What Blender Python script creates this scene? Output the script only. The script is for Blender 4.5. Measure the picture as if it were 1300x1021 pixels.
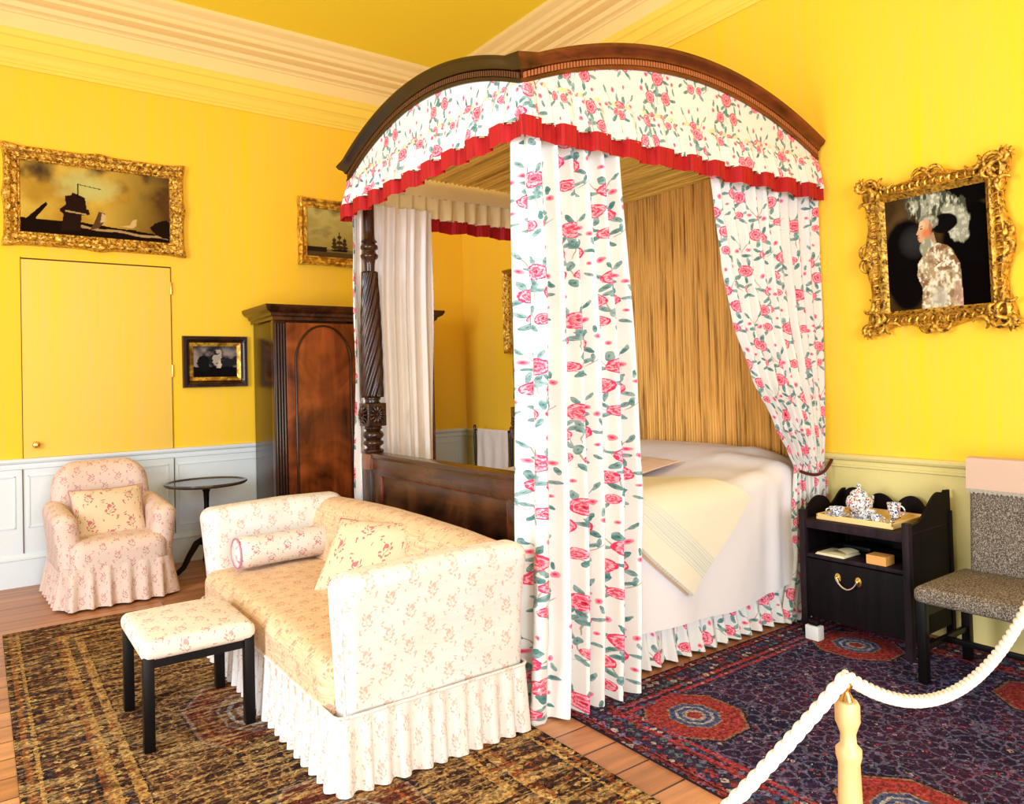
import bpy, bmesh, math, random
import numpy as np
from mathutils import Vector, Matrix, Euler
random.seed(7); rng = np.random.RandomState(7)
PI = math.pi
C = bpy.context.scene.collection
S = bpy.context.scene
for o in list(bpy.data.objects): bpy.data.objects.remove(o)

# ------------------------------------------------------------------ camera
FPX = 935.6
yaw, pitch, roll = math.radians(36.003), math.radians(1.029), math.radians(-1.491)
Fv = Vector((math.sin(yaw)*math.cos(pitch), math.cos(yaw)*math.cos(pitch), math.sin(pitch)))
Rv = Vector((math.cos(yaw), -math.sin(yaw), 0)); Uv = Rv.cross(Fv)
R2 = Rv*math.cos(roll)+Uv*math.sin(roll); U2 = -Rv*math.sin(roll)+Uv*math.cos(roll)
cd = bpy.data.cameras.new('camera'); cam = bpy.data.objects.new('camera', cd); C.objects.link(cam)
m = Matrix((R2, U2, -Fv)).transposed().to_4x4(); m.translation = Vector((-4.094, -6.456, 1.4)); cam.matrix_world = m
cd.sensor_fit = 'HORIZONTAL'; cd.sensor_width = 36; cd.lens = 36*FPX/1300
cd.shift_y = -(510.5-466.5)/1300; cd.clip_start = .05
S.camera = cam

# ------------------------------------------------------------------ light
S.view_settings.view_transform = 'Standard'; S.view_settings.look = 'None'
S.view_settings.exposure = 0.62; S.view_settings.gamma = 1
w = bpy.data.worlds.new('world'); S.world = w; w.use_nodes = True
w.node_tree.nodes['Background'].inputs[0].default_value = (0.84, .91, 1, 1)
w.node_tree.nodes['Background'].inputs[1].default_value = 0.42
def area(name, loc, target, size, size_y, power, col):
    l = bpy.data.lights.new(name, 'AREA'); l.shape = 'RECTANGLE'; l.size = size; l.size_y = size_y
    l.energy = power; l.color = col
    o = bpy.data.objects.new(name, l); C.objects.link(o); o.location = loc
    o.rotation_euler = (Vector(target)-Vector(loc)).to_track_quat('-Z', 'Y').to_euler(); return o
area('window_daylight_front', (-3.6, -9.2, 2.1), (-2.0, -2, .9), 2.0, 2.2, 122, (.84, .91, 1))
area('window_daylight_side', (-6.6, -4.2, 1.9), (-1.5, -3.2, .9), 1.4, 2.2, 125, (.87, .93, 1))

area('ceiling_fill_added', (-4.6, -7.4, .5), (-2.4, -3.4, 4.4), 2.6, 1.6, 85, (1, .9, .72))  # added warm fill, aimed up to brighten the ceiling

# ------------------------------------------------------------------ node helpers
class NT:
    def __init__(s, name):
        s.m = bpy.data.materials.new(name); s.m.use_nodes = True; s.t = s.m.node_tree
        s.b = s.t.nodes['Principled BSDF']
    def n(s, typ, ins={}, **kw):
        nd = s.t.nodes.new(typ)
        for k, v in kw.items(): setattr(nd, k, v)
        for k, v in ins.items(): s.set(nd.inputs[k], v)
        return nd
    def set(s, inp, v):
        if isinstance(v, bpy.types.NodeSocket): s.t.links.new(v, inp)
        else: inp.default_value = v
    def math(s, op, a, b=0, c=0):
        n = s.n('ShaderNodeMath', {0: a, 1: b, 2: c}, operation=op); return n.outputs[0]
    def coord(s, which='Object'): return s.n('ShaderNodeTexCoord').outputs[which]
    def uv(s): return s.n('ShaderNodeTexCoord').outputs['UV']
    def mapping(s, v, loc=(0,0,0), rot=(0,0,0), sc=(1,1,1), typ='POINT'):
        return s.n('ShaderNodeMapping', {'Vector': v, 'Location': loc, 'Rotation': rot, 'Scale': sc}, vector_type=typ).outputs[0]
    def noise(s, v, scale, detail=4, rough=.55, dist=0):
        return s.n('ShaderNodeTexNoise', {'Vector': v, 'Scale': scale, 'Detail': detail, 'Roughness': rough, 'Distortion': dist}).outputs
    def ramp(s, f, stops, interp='LINEAR'):
        n = s.n('ShaderNodeValToRGB', {0: f}); cr = n.color_ramp; cr.interpolation = interp
        while len(cr.elements) < len(stops): cr.elements.new(.5)
        for e, (p, c) in zip(cr.elements, stops): e.position = p; e.color = (*c, 1) if len(c) == 3 else c
        return n.outputs[0]
    def mix(s, f, a, b, mode='MIX'):
        n = s.n('ShaderNodeMix', data_type='RGBA', blend_type=mode)
        s.set(n.inputs[0], f)
        for i, v in ((6, a), (7, b)): s.set(n.inputs[i], (*v, 1) if isinstance(v, tuple) and len(v) == 3 else v)
        return n.outputs[2]
    def bump(s, h, strength=.3, dist=.01):
        s.set(s.b.inputs['Normal'], s.n('ShaderNodeBump', {'Height': h, 'Strength': strength, 'Distance': dist}).outputs[0])
    def fin(s, col, rough=.6, metal=0, spec=.5, **kw):
        s.set(s.b.inputs['Base Color'], (*col, 1) if isinstance(col, tuple) else col)
        s.set(s.b.inputs['Roughness'], rough); s.set(s.b.inputs['Metallic'], metal)
        s.set(s.b.inputs['Specular IOR Level'], spec)
        for k, v in kw.items(): s.set(s.b.inputs[k], v)
        return s.m

def m_plain(name, col, rough=.6, metal=0, spec=.5, var=.12, scale=8, bump=0):
    t = NT(name); n = t.noise(t.coord(), scale)
    c2 = tuple(x*(1-var) for x in col)
    c = t.mix(n[0], col, c2)
    if bump: t.bump(t.noise(t.coord(), scale*12)[0], bump, .004)
    return t.fin(c, rough, metal, spec)

def m_wallpaper(name, a, b):
    t = NT(name); co = t.coord()
    s1 = t.noise(t.mapping(co, sc=(60, 60, 1.2)), 1.0, 5, .7)[0]
    s2 = t.noise(t.mapping(co, sc=(9, 9, .5)), 1.0, 3)[0]
    s3 = t.noise(t.mapping(co, sc=(1.1, 1.1, 1.1)), 1.0, 3)[0]
    f = t.math('ADD', t.math('MULTIPLY', s1, .55), t.math('MULTIPLY', s2, .45))
    c = t.mix(t.ramp(f, [(.36, (0,0,0)), (.64, (1,1,1))]), b, a)
    c = t.mix(t.math('MULTIPLY', t.ramp(s3, [(.4, (0,0,0)), (.7, (1,1,1))]), .25), c, b)
    t.bump(s1, .12, .004)
    return t.fin(c, .7, 0, .15)

def m_wood(name, dark, light, axis='z', rough=.3, scale=1., figure=.5, spec=.5):
    t = NT(name); co = t.coord()
    sc = {'x': (1.2, 14, 14), 'y': (14, 1.2, 14), 'z': (14, 14, 1.2)}[axis]
    sc = tuple(q*scale for q in sc)
    n1 = t.noise(t.mapping(co, sc=sc), 1.0, 6, .6, .6)[0]
    n2 = t.noise(co, 3.2*scale, 3, .5, 1.5)[0]
    f = t.math('ADD', t.math('MULTIPLY', n1, 1-figure), t.math('MULTIPLY', n2, figure))
    c = t.ramp(f, [(.34, dark), (.5, tuple((a+b)/2*.9 for a, b in zip(dark, light))), (.68, light)])
    t.bump(n1, .08, .002)
    return t.fin(c, rough, 0, spec)

def m_gilt(name, hi=(.85, .52, .07), lo=(.12, .05, .01), scale=55, metal=.6):
    t = NT(name); co = t.coord()
    n = t.noise(co, scale, 4, .6, .8)[0]
    c = t.ramp(n, [(.36, lo), (.47, (.5, .24, .03)), (.6, hi), (.78, (1, .78, .25))])
    t.bump(n, .9, .006)
    return t.fin(c, .38, metal, .5)

def tile_uv(t, P, Q, warp=.006, wscale=16):
    """half-drop repeat: returns vector local to the tile centre and the distorted uv"""
    uv = t.uv()
    nz = t.noise(uv, wscale, 2)[1]
    off = t.n('ShaderNodeVectorMath', {0: nz, 1: (.5, .5, .5)}, operation='SUBTRACT').outputs[0]
    off = t.n('ShaderNodeVectorMath', {0: off, 'Scale': warp*2}, operation='SCALE').outputs[0]
    u2 = t.n('ShaderNodeVectorMath', {0: uv, 1: off}, operation='ADD').outputs[0]
    s = t.n('ShaderNodeSeparateXYZ', {0: u2}).outputs
    iu = t.math('FLOOR', t.math('DIVIDE', s[0], P))
    odd = t.math('FLOORED_MODULO', iu, 2.)
    fu = t.math('SUBTRACT', s[0], t.math('MULTIPLY', t.math('ADD', iu, .5), P))
    v = t.math('ADD', s[1], t.math('MULTIPLY', odd, Q*.5))
    iv = t.math('FLOOR', t.math('DIVIDE', v, Q))
    fv = t.math('SUBTRACT', v, t.math('MULTIPLY', t.math('ADD', iv, .5), Q))
    # alternate tiles are mirrored so bouquets do not all look alike
    h = t.math('FLOORED_MODULO', t.math('ADD', iu, t.math('MULTIPLY', iv, 3)), 2.)
    sg = t.math('SUBTRACT', t.math('MULTIPLY', h, 2.), 1.)
    fu = t.math('MULTIPLY', fu, sg)
    return t.n('ShaderNodeCombineXYZ', {0: fu, 1: fv, 2: 0.}).outputs[0], uv

def motif_min(t, vec, items):
    """distance to the nearest of many ellipses (x, y, a, b, degrees); 1 = on its edge"""
    cur = None
    for (x, y, a, b, deg) in items:
        mv = t.mapping(vec, (x, y, 0), (0, 0, math.radians(deg)), (a, b, 1), 'TEXTURE')
        l = t.n('ShaderNodeVectorMath', {0: mv}, operation='LENGTH').outputs['Value']
        cur = l if cur is None else t.math('MINIMUM', cur, l)
    return cur

def m_chintz(name, base=(.76, .74, .72), warm=0., rough=.55):
    t = NT(name); P, Q = .27, .40
    v, uv = tile_uv(t, P, Q, .010, 22)
    leaves = []
    for (cx, cy, n, r0, ph) in ((0, .055, 6, .055, 20), (-.055, -.035, 4, .048, 100), (.055, -.045, 4, .047, 230)):
        for k in range(n):
            a = math.radians(ph+k*360/n+random.uniform(-18, 18)); r = r0*random.uniform(.9, 1.2)
            leaves.append((cx+r*math.cos(a), cy+r*math.sin(a), random.uniform(.018, .025), random.uniform(.0075, .011), math.degrees(a)+random.uniform(-35, 35)))
    leaves += [(.09, .13, .02, .007, 60), (-.085, .12, .018, .007, 120), (.10, -.11, .02, .007, 80), (-.10, -.14, .018, .007, 30), (.015, -.105, .021, .009, 100), (-.055, -.165, .022, .009, 200), (.065, -.175, .022, .009, -40), (.005, -.18, .02, .009, 60), (.08, -.125, .02, .008, 30), (-.055, -.12, .02, .008, 150), (.11, .02, .018, .007, 90), (-.115, .01, .018, .007, 70)]
    roses = [(0, .055, .041, .035, 10), (-.055, -.035, .034, .031, 40), (.055, -.045, .030, .030, 0), (-.02, -.145, .027, .024, 0), (.045, -.14, .022, .022, 0)]
    buds = [(-.075, .075, .013, .010, 0), (.08, .06, .014, .011, 30), (-.105, .045, .012, .012, 0), (.115, -.015, .011, .012, 0), (.04, .135, .010, .014, 10), (-.1, -.09, .010, .008, 0), (-.03, .16, .008, .010, 0)]
    stems = [(.02, -.10, .065, .0022, 75), (-.06, .09, .06, .002, 125), (.07, .1, .06, .002, 60), (-.02, -.16, .05, .002, 150), (.1, -.13, .03, .0022, 40), (.0, .0, .08, .0025, 95)]
    L = motif_min(t, v, leaves); Rr = motif_min(t, v, roses); B = motif_min(t, v, buds); St = motif_min(t, v, stems)
    n1 = t.noise(uv, 30, 3)[0]; n2 = t.noise(uv, 62, 3, .6, 1.5)[0]
    leafc = t.mix(t.ramp(n1, [(.4, (0,0,0)), (.6, (1,1,1))]), (.07, .20, .20), (.26, .38, .38))
    leafc = t.mix(t.ramp(L, [(.0, (1,1,1)), (.35, (0,0,0))]), leafc, (.03, .09, .08))
    ring = t.math('ADD', Rr, t.math('MULTIPLY', t.math('SUBTRACT', n2, .5), 1.15))
    rosec = t.ramp(ring, [(.0, (.35, .0, .02)), (.18, (.8, .05, .12)), (.3, (.9, .42, .48)), (.42, (.62, .01, .06)), (.58, (.86, .12, .22)), (.72, (.95, .55, .6)), (.86, (.75, .03, .12))])
    budc = t.ramp(B, [(.2, (.62, .02, .08)), (.8, (.9, .3, .4))])
    lt = lambda a, th: t.math('LESS_THAN', a, th)
    c = t.mix(t.math('MULTIPLY', lt(St, 1.), .75), base, (.25, .22, .14))
    c = t.mix(lt(L, 1.), c, leafc); c = t.mix(lt(B, 1.), c, budc); c = t.mix(lt(Rr, 1.), c, rosec)
    t.bump(t.noise(uv, 14, 3)[0], .25, .008)
    return t.fin(c, rough, 0, .3, **{'Sheen Weight': .1})

def m_sprig(name, base=(.86, .76, .66), flower=(.55, .16, .14), leaf=(.30, .22, .12), P=.085, Q=.13, streak=.0):
    t = NT(name); v, uv = tile_uv(t, P, Q, .009, 55)
    k = P/.085
    lv = [(x*k, y*k, a*k, b*k, d) for x, y, a, b, d in ((-.011, -.018, .0085, .0034, 150), (.009, -.012, .008, .0032, 25), (-.009, .006, .008, .0032, 120), (.015, .011, .0085, .0034, 50), (.001, -.004, .026, .0011, 68), (.012, .027, .0075, .003, 95), (-.014, .027, .006, .0028, 150), (.026, -.040, .008, .0026, 60), (-.027, .047, .008, .0024, 20), (-.03, -.045, .006, .0024, 110))]
    fl = [(x*k, y*k, a*k, b*k, d) for x, y, a, b, d in ((-.003, .017, .0095, .008, 20), (-.017, -.005, .006, .005, 0), (.017, -.003, .005, .0045, 0), (.006, -.028, .0045, .004, 0), (.028, -.030, .005, .0045, 0), (-.026, .036, .004, .004, 0))]
    L = motif_min(t, v, lv); Fl = motif_min(t, v, fl)
    n0 = t.noise(uv, 5, 3)[0]
    st = t.noise(t.mapping(uv, sc=(6, 120, 1)), 1., 4, .6, 1.)[0]
    b2 = t.mix(t.ramp(n0, [(.35, (0,0,0)), (.65, (1,1,1))]), base, tuple(x*y for x, y in zip(base, (1., .96, .90))))
    if streak: b2 = t.mix(t.math('MULTIPLY', t.ramp(st, [(.4, (0,0,0)), (.62, (1,1,1))]), streak), b2, (.55, .32, .16))
    nn = t.noise(uv, 130, 2)[0]
    fc = t.mix(nn, flower, tuple(min(1, q*1.7) for q in flower))
    lt = lambda a, th: t.math('LESS_THAN', a, th)
    c = t.mix(t.math('MULTIPLY', lt(L, 1.), .8), b2, leaf); c = t.mix(t.math('MULTIPLY', lt(Fl, 1.), .85), c, fc)
    t.bump(t.noise(t.mapping(uv, sc=(5, 22, 1)), 1., 4, .6, .8)[0], .35, .012)
    return t.fin(c, .7, 0, .2, **{'Sheen Weight': .1})

def m_cloth(name, col, col2=None, scale=6, bump=.3, rough=.75, stripes=0):
    t = NT(name); uv = t.uv(); n = t.noise(uv, scale, 3)[0]
    c = t.mix(n, col, col2 or tuple(x*.93 for x in col))
    if stripes:
        s = t.n('ShaderNodeSeparateXYZ', {0: uv}).outputs[0]
        d = t.math('ABSOLUTE', t.math('SUBTRACT', s, stripes))
        for off, wd in ((0, .004), (.014, .003), (.028, .006), (.046, .003), (.06, .003)):
            k = t.math('LESS_THAN', t.math('ABSOLUTE', t.math('SUBTRACT', d, off)), wd)
            c = t.mix(t.math('MULTIPLY', k, .6), c, (.48, .60, .64))
    t.bump(t.noise(uv, scale*1.5, 3)[0], bump, .012)
    return t.fin(c, rough, 0, .25)

def m_pleat(name, a, b, per=.02):
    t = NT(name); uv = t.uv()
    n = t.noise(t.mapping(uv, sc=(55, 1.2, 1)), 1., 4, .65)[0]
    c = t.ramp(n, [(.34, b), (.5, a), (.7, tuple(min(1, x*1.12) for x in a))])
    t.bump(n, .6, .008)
    return t.fin(c, .65, 0, .25)

def m_rug(name, W, H, field, ground2, accents, border, medal=(.35, .02, .03), med=(.4, .7, .22, .22), bw=.22, streak=0.):
    """a rug whose UV runs 0..W, 0..H in metres; med = (x from each long edge, spacing, half width, half height)"""
    t = NT(name); uv0 = t.uv()
    wz = t.noise(uv0, 45, 2)[1]
    off = t.n('ShaderNodeVectorMath', {0: wz, 1: (.5, .5, .5)}, operation='SUBTRACT').outputs[0]
    off = t.n('ShaderNodeVectorMath', {0: off, 'Scale': .022}, operation='SCALE').outputs[0]
    uv = t.n('ShaderNodeVectorMath', {0: uv0, 1: off}, operation='ADD').outputs[0]
    s = t.n('ShaderNodeSeparateXYZ', {0: uv}).outputs
    u, v = s[0], s[1]; lt = lambda a, th: t.math('LESS_THAN', a, th)
    d = t.math('MINIMUM', t.math('MINIMUM', u, t.math('SUBTRACT', W, u)), t.math('MINIMUM', v, t.math('SUBTRACT', H, v)))
    def motifs(scale, thr, rnd=.5, metric='MANHATTAN', sc=(1, 1, 1)):
        n = t.n('ShaderNodeTexVoronoi', {'Vector': t.mapping(uv, sc=sc), 'Scale': scale, 'Randomness': rnd}, distance=metric)
        return lt(n.outputs['Distance'], thr), n.outputs['Distance'], n.outputs['Color']
    k1, d1, c1 = motifs(30, .40, .9); k2, d2, c2 = motifs(75, .42, 1., sc=(1, 1.5, 1))
    k3, d3, c3 = motifs(16, .62, .8, 'CHEBYCHEV')
    P = lambda c, ch, pal: t.ramp(t.n('ShaderNodeSeparateColor', {0: c}).outputs[ch], [(i/len(pal), q) for i, q in enumerate(pal)], 'CONSTANT')
    g = t.mix(t.ramp(t.noise(uv, 3, 3)[0], [(.4, (0,0,0)), (.6, (1,1,1))]), field, ground2)
    pal = P(c1, 0, accents); pal2 = P(c2, 1, accents[::-1])
    fc = t.mix(t.math('MULTIPLY', k2, t.math('GREATER_THAN', t.noise(uv, 40, 2)[0], .5)), g, pal2)
    fc = t.mix(t.math('MULTIPLY', k1, lt(.17, d1)), fc, pal)
    wv = t.n('ShaderNodeTexVoronoi', {'Vector': uv, 'Scale': 17, 'Randomness': 1.}, feature='DISTANCE_TO_EDGE').outputs['Distance']
    fc = t.mix(t.math('MULTIPLY', lt(wv, .06), .55), fc, accents[0])
    # octagonal medallions in two columns
    mu = t.math('ABSOLUTE', t.math('SUBTRACT', t.math('MINIMUM', u, t.math('SUBTRACT', W, u)), med[0]))
    mv = t.math('ABSOLUTE', t.math('SUBTRACT', t.math('FLOORED_MODULO', t.math('SUBTRACT', H, v), med[1]), med[0]))
    mu = t.math('DIVIDE', mu, med[2]); mv = t.math('DIVIDE', mv, med[3])
    dm = t.math('MAXIMUM', t.math('MAXIMUM', mu, mv), t.math('MULTIPLY', t.math('ADD', mu, mv), .70))
    mc = t.ramp(dm, [(0, medal), (.14, (.45, .38, .36)), (.22, accents[3]), (.30, (.42, .40, .42)), (.36, accents[3]), (.45, (.30, .24, .22)), (.49, medal), (.72, accents[1]), (.78, medal), (.9, (.30, .16, .12)), (.95, (.02, .02, .03))], 'CONSTANT')
    mc = t.mix(t.math('MULTIPLY', k2, .6), mc, pal2)
    fc = t.mix(lt(dm, 1.), fc, mc)
    b1 = t.ramp(t.math('DIVIDE', d, bw), [(0, (.02, .012, .012)), (.06, border[0]), (.12, (.02, .015, .02)), (.16, border[1]), (.20, (.02, .015, .02)), (.24, border[2]), (.60, (.015, .012, .015)), (.64, border[0]), (.70, border[1]), (.78, (.02, .015, .02)), (.82, border[2]), (.88, border[1]), (.98, (.02, .015, .02))], 'CONSTANT')
    kb, db, cb = motifs(24, .55, .35)
    b1 = t.mix(t.math('MULTIPLY', kb, lt(.2, db)), b1, P(cb, 0, accents)); b1 = t.mix(t.math('MULTIPLY', k2, .5), b1, pal2)
    c = t.mix(lt(d, bw), fc, b1)
    if streak:
        sn = t.noise(t.mapping(uv, sc=(5, 34, 1)), 1., 4, .6, 1.2)[0]
        c = t.mix(t.math('MULTIPLY', t.ramp(sn, [(.50, (0,0,0)), (.58, (1,1,1))]), streak), c, accents[2])
        c = t.mix(t.math('MULTIPLY', t.ramp(sn, [(.38, (1,1,1)), (.45, (0,0,0))]), streak), c, (.01, .006, .006))
    c = t.mix(t.math('MULTIPLY', t.ramp(t.noise(uv, 60, 4, .7)[0], [(.42, (0,0,0)), (.58, (1,1,1))]), .7), c, (.008, .005, .006))
    t.bump(t.noise(uv, 300, 2)[0], .4, .003)
    return t.fin(c, .92, 0, .05)

def m_floor():
    t = NT('floor_boards'); co = t.coord()
    br = t.n('ShaderNodeTexBrick', {'Vector': co, 'Color1': (.42, .22, .10, 1), 'Color2': (.62, .37, .20, 1), 'Mortar': (.05, .02, .01, 1), 'Scale': 1., 'Mortar Size': .004, 'Brick Width': 2.6, 'Row Height': .17})
    n = t.noise(t.mapping(co, sc=(1.3, 16, 1)), 1., 5, .6, .7)[0]
    c = t.mix(.65, br.outputs[0], t.ramp(n, [(.35, (.26, .12, .05)), (.65, (.80, .55, .34))]), 'MULTIPLY')
    c = t.mix(1., c, (1.25, 1.15, 1.1), 'MULTIPLY')
    t.bump(n, .1, .002)
    return t.fin(c, .38, 0, .5)

def m_china(name, c1=(.06, .10, .28), c2=(.55, .10, .04)):
    t = NT(name); co = t.coord(); v = t.n('ShaderNodeTexVoronoi', {'Vector': co, 'Scale': 75.})
    n = t.noise(co, 140, 2)[0]; h = t.n('ShaderNodeSeparateColor', {0: v.outputs['Color']}).outputs[0]
    col = t.mix(t.math('GREATER_THAN', h, .6), c1, c2)
    k = t.math('MULTIPLY', t.math('LESS_THAN', v.outputs['Distance'], .55), t.math('GREATER_THAN', n, .46))
    return t.fin(t.mix(k, (.88, .86, .8), col), .12, 0, .6)

def m_tweed():
    t = NT('tweed'); co = t.coord(); n = t.noise(co, 160, 4, .8)[0]; n2 = t.noise(co, 14, 3)[0]
    c = t.ramp(n, [(.40, (.008, .008, .005)), (.5, (.09, .075, .055)), (.6, (.42, .36, .29))])
    c = t.mix(t.math('MULTIPLY', n2, .25), c, (.40, .30, .26)); t.bump(n, .8, .004)
    return t.fin(c, .9, 0, .1)

def m_attr(name, rough=1.):
    t = NT(name); a = t.n('ShaderNodeVertexColor', layer_name='Col').outputs[0]
    n = t.noise(t.coord(), 160, 2)[0]
    c = t.mix(t.math('MULTIPLY', n, .18), a, (0, 0, 0)); t.bump(n, .1, .002)
    return t.fin(c, rough, 0, .0)

M = dict(
    wall=m_wallpaper('yellow_wallpaper', (.98, .61, .012), (.94, .565, .07)),
    door=m_wallpaper('yellow_wallpaper_door', (.95, .60, .055), (.90, .57, .14)),
    ceil=m_plain('ceiling_paint', (.99, .78, .05), .8, 0, .2, .06, 1.2),
    cornY=m_plain('cornice_yellow_paint', (.97, .68, .10), .6, 0, .3, .06, 2),
    cornP=m_plain('cornice_cream_paint', (.93, .70, .30), .6, 0, .3, .06, 2),
    dadoL=m_plain('white_dado_paint', (.74, .80, .84), .45, 0, .4, .04, 2),
    dadoR=m_plain('dado_paint_yellow_bounce', (.72, .62, .25), .5, 0, .4, .06, 2),  # right dado: yellow bounce light put into the base colour
    gap=m_plain('door_gap_dark', (.10, .05, .01), .9, 0, .1),
    floor=m_floor(),
    mahog=m_wood('flame_mahogany', (.035, .006, .002), (.42, .10, .02), 'z', .22, .7, .6),
    mahogD=m_wood('dark_mahogany', (.006, .002, .0015), (.055, .014, .006), 'z', .25, 1, .4),
    mahogX=m_wood('dark_mahogany_rail', (.008, .003, .002), (.12, .038, .012), 'y', .25, 1, .5),
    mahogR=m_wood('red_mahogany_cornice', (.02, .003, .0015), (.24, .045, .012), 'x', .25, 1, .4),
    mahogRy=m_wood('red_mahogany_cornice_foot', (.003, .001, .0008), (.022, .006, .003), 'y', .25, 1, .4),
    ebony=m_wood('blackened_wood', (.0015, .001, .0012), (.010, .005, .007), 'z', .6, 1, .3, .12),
    ebonyF=m_wood('blackened_wood_lit_front', (.004, .002, .003), (.035, .018, .024), 'z', .6, 1, .3, .15),  # same wood as the sides, light on the front put into its colour
    black=m_plain('black_wood', (.003, .002, .002), .4, 0, .2),
    gilt=m_gilt('carved_gilt'), giltS=m_gilt('smooth_gilt', (.95, .62, .08), (.3, .14, .02), 18),
    giltD=m_gilt('dark_rococo_gilt', (.75, .46, .05), (.04, .018, .004), 48),
    brass=m_plain('brass', (.85, .55, .16), .25, 1, .5, .2, 30), silver=m_plain('silver', (.75, .74, .7), .2, 1, .5),
    chintz=m_chintz('rose_chintz'), 
    lining=m_cloth('cream_lining', (.88, .80, .74), (.82, .72, .66), 5, .2),
    liningY=m_cloth('ivory_lining', (.86, .70, .40), (.78, .60, .30), 5, .2),
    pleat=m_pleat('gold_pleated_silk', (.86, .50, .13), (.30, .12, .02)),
    pleatC=m_pleat('gold_pleated_ceiling', (.92, .62, .14), (.50, .25, .03)),
    fringe=m_pleat('red_fringe', (.42, .008, .010), (.16, .003, .006)),
    cord=m_cloth('dark_red_cord', (.10, .015, .02), None, 40, .3), pipe=m_cloth('red_piping', (.50, .06, .08), None, 40, .1),
    pipeM=m_cloth('mauve_piping', (.50, .22, .30), None, 40, .1),
    sprig=m_sprig('sprig_linen_pale', (.74, .70, .68), (.62, .30, .24), (.50, .38, .26)),
    sprigS=m_sprig('sprig_linen_seat', (.80, .57, .36), (.55, .16, .14), (.34, .22, .12), streak=.6),
    sprigC=m_sprig('sprig_linen_cushion', (.76, .58, .40), (.42, .06, .10), (.22, .14, .09)),
    sprigW=m_sprig('sprig_linen_armchair', (.74, .57, .50), (.50, .17, .20), (.33, .22, .16)),
    sprigT=m_sprig('sprig_linen_stool', (.76, .66, .58), (.50, .18, .20), (.34, .24, .18)),
    sprigB=m_sprig('sprig_linen_bolster', (.74, .69, .67), (.48, .10, .18), (.26, .20, .18)),
    sheet=m_cloth('white_bedspread', (.86, .82, .86), (.82, .77, .80), 4, .35),
    blanket=m_cloth('cream_blanket', (.84, .78, .64), (.80, .74, .60), 9, .15, .85, .17),
    peach=m_cloth('peach_cloth', (.86, .62, .50), None, 6, .4), towel=m_cloth('pale_towel', (.88, .78, .72), None, 14, .5),
    antim=m_cloth('pale_pink_linen', (.62, .43, .33), None, 8, .2), lace=m_cloth('lace_edge', (.62, .56, .46), (.3, .26, .2), 90, .8),
    tweed=m_tweed(), china=m_china('blue_white_china', (.05, .10, .30), (.10, .18, .35)), china2=m_china('imari_china'),
    tray=m_plain('cream_tray', (.88, .62, .26), .4, 0, .4), paper=m_plain('cream_paper', (.85, .76, .5), .7),
    orange=m_plain('orange_card', (.75, .36, .09), .6), white=m_plain('white_plastic', (.75, .75, .72), .5),
    rope=m_plain('white_rope', (.74, .70, .67), .7, 0, .2, .08, 60, .3), pale=m_wood('pale_turned_wood', (.62, .38, .14), (.92, .68, .36), 'z', .35),
    canvas=m_attr('oil_paint'),
)

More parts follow.
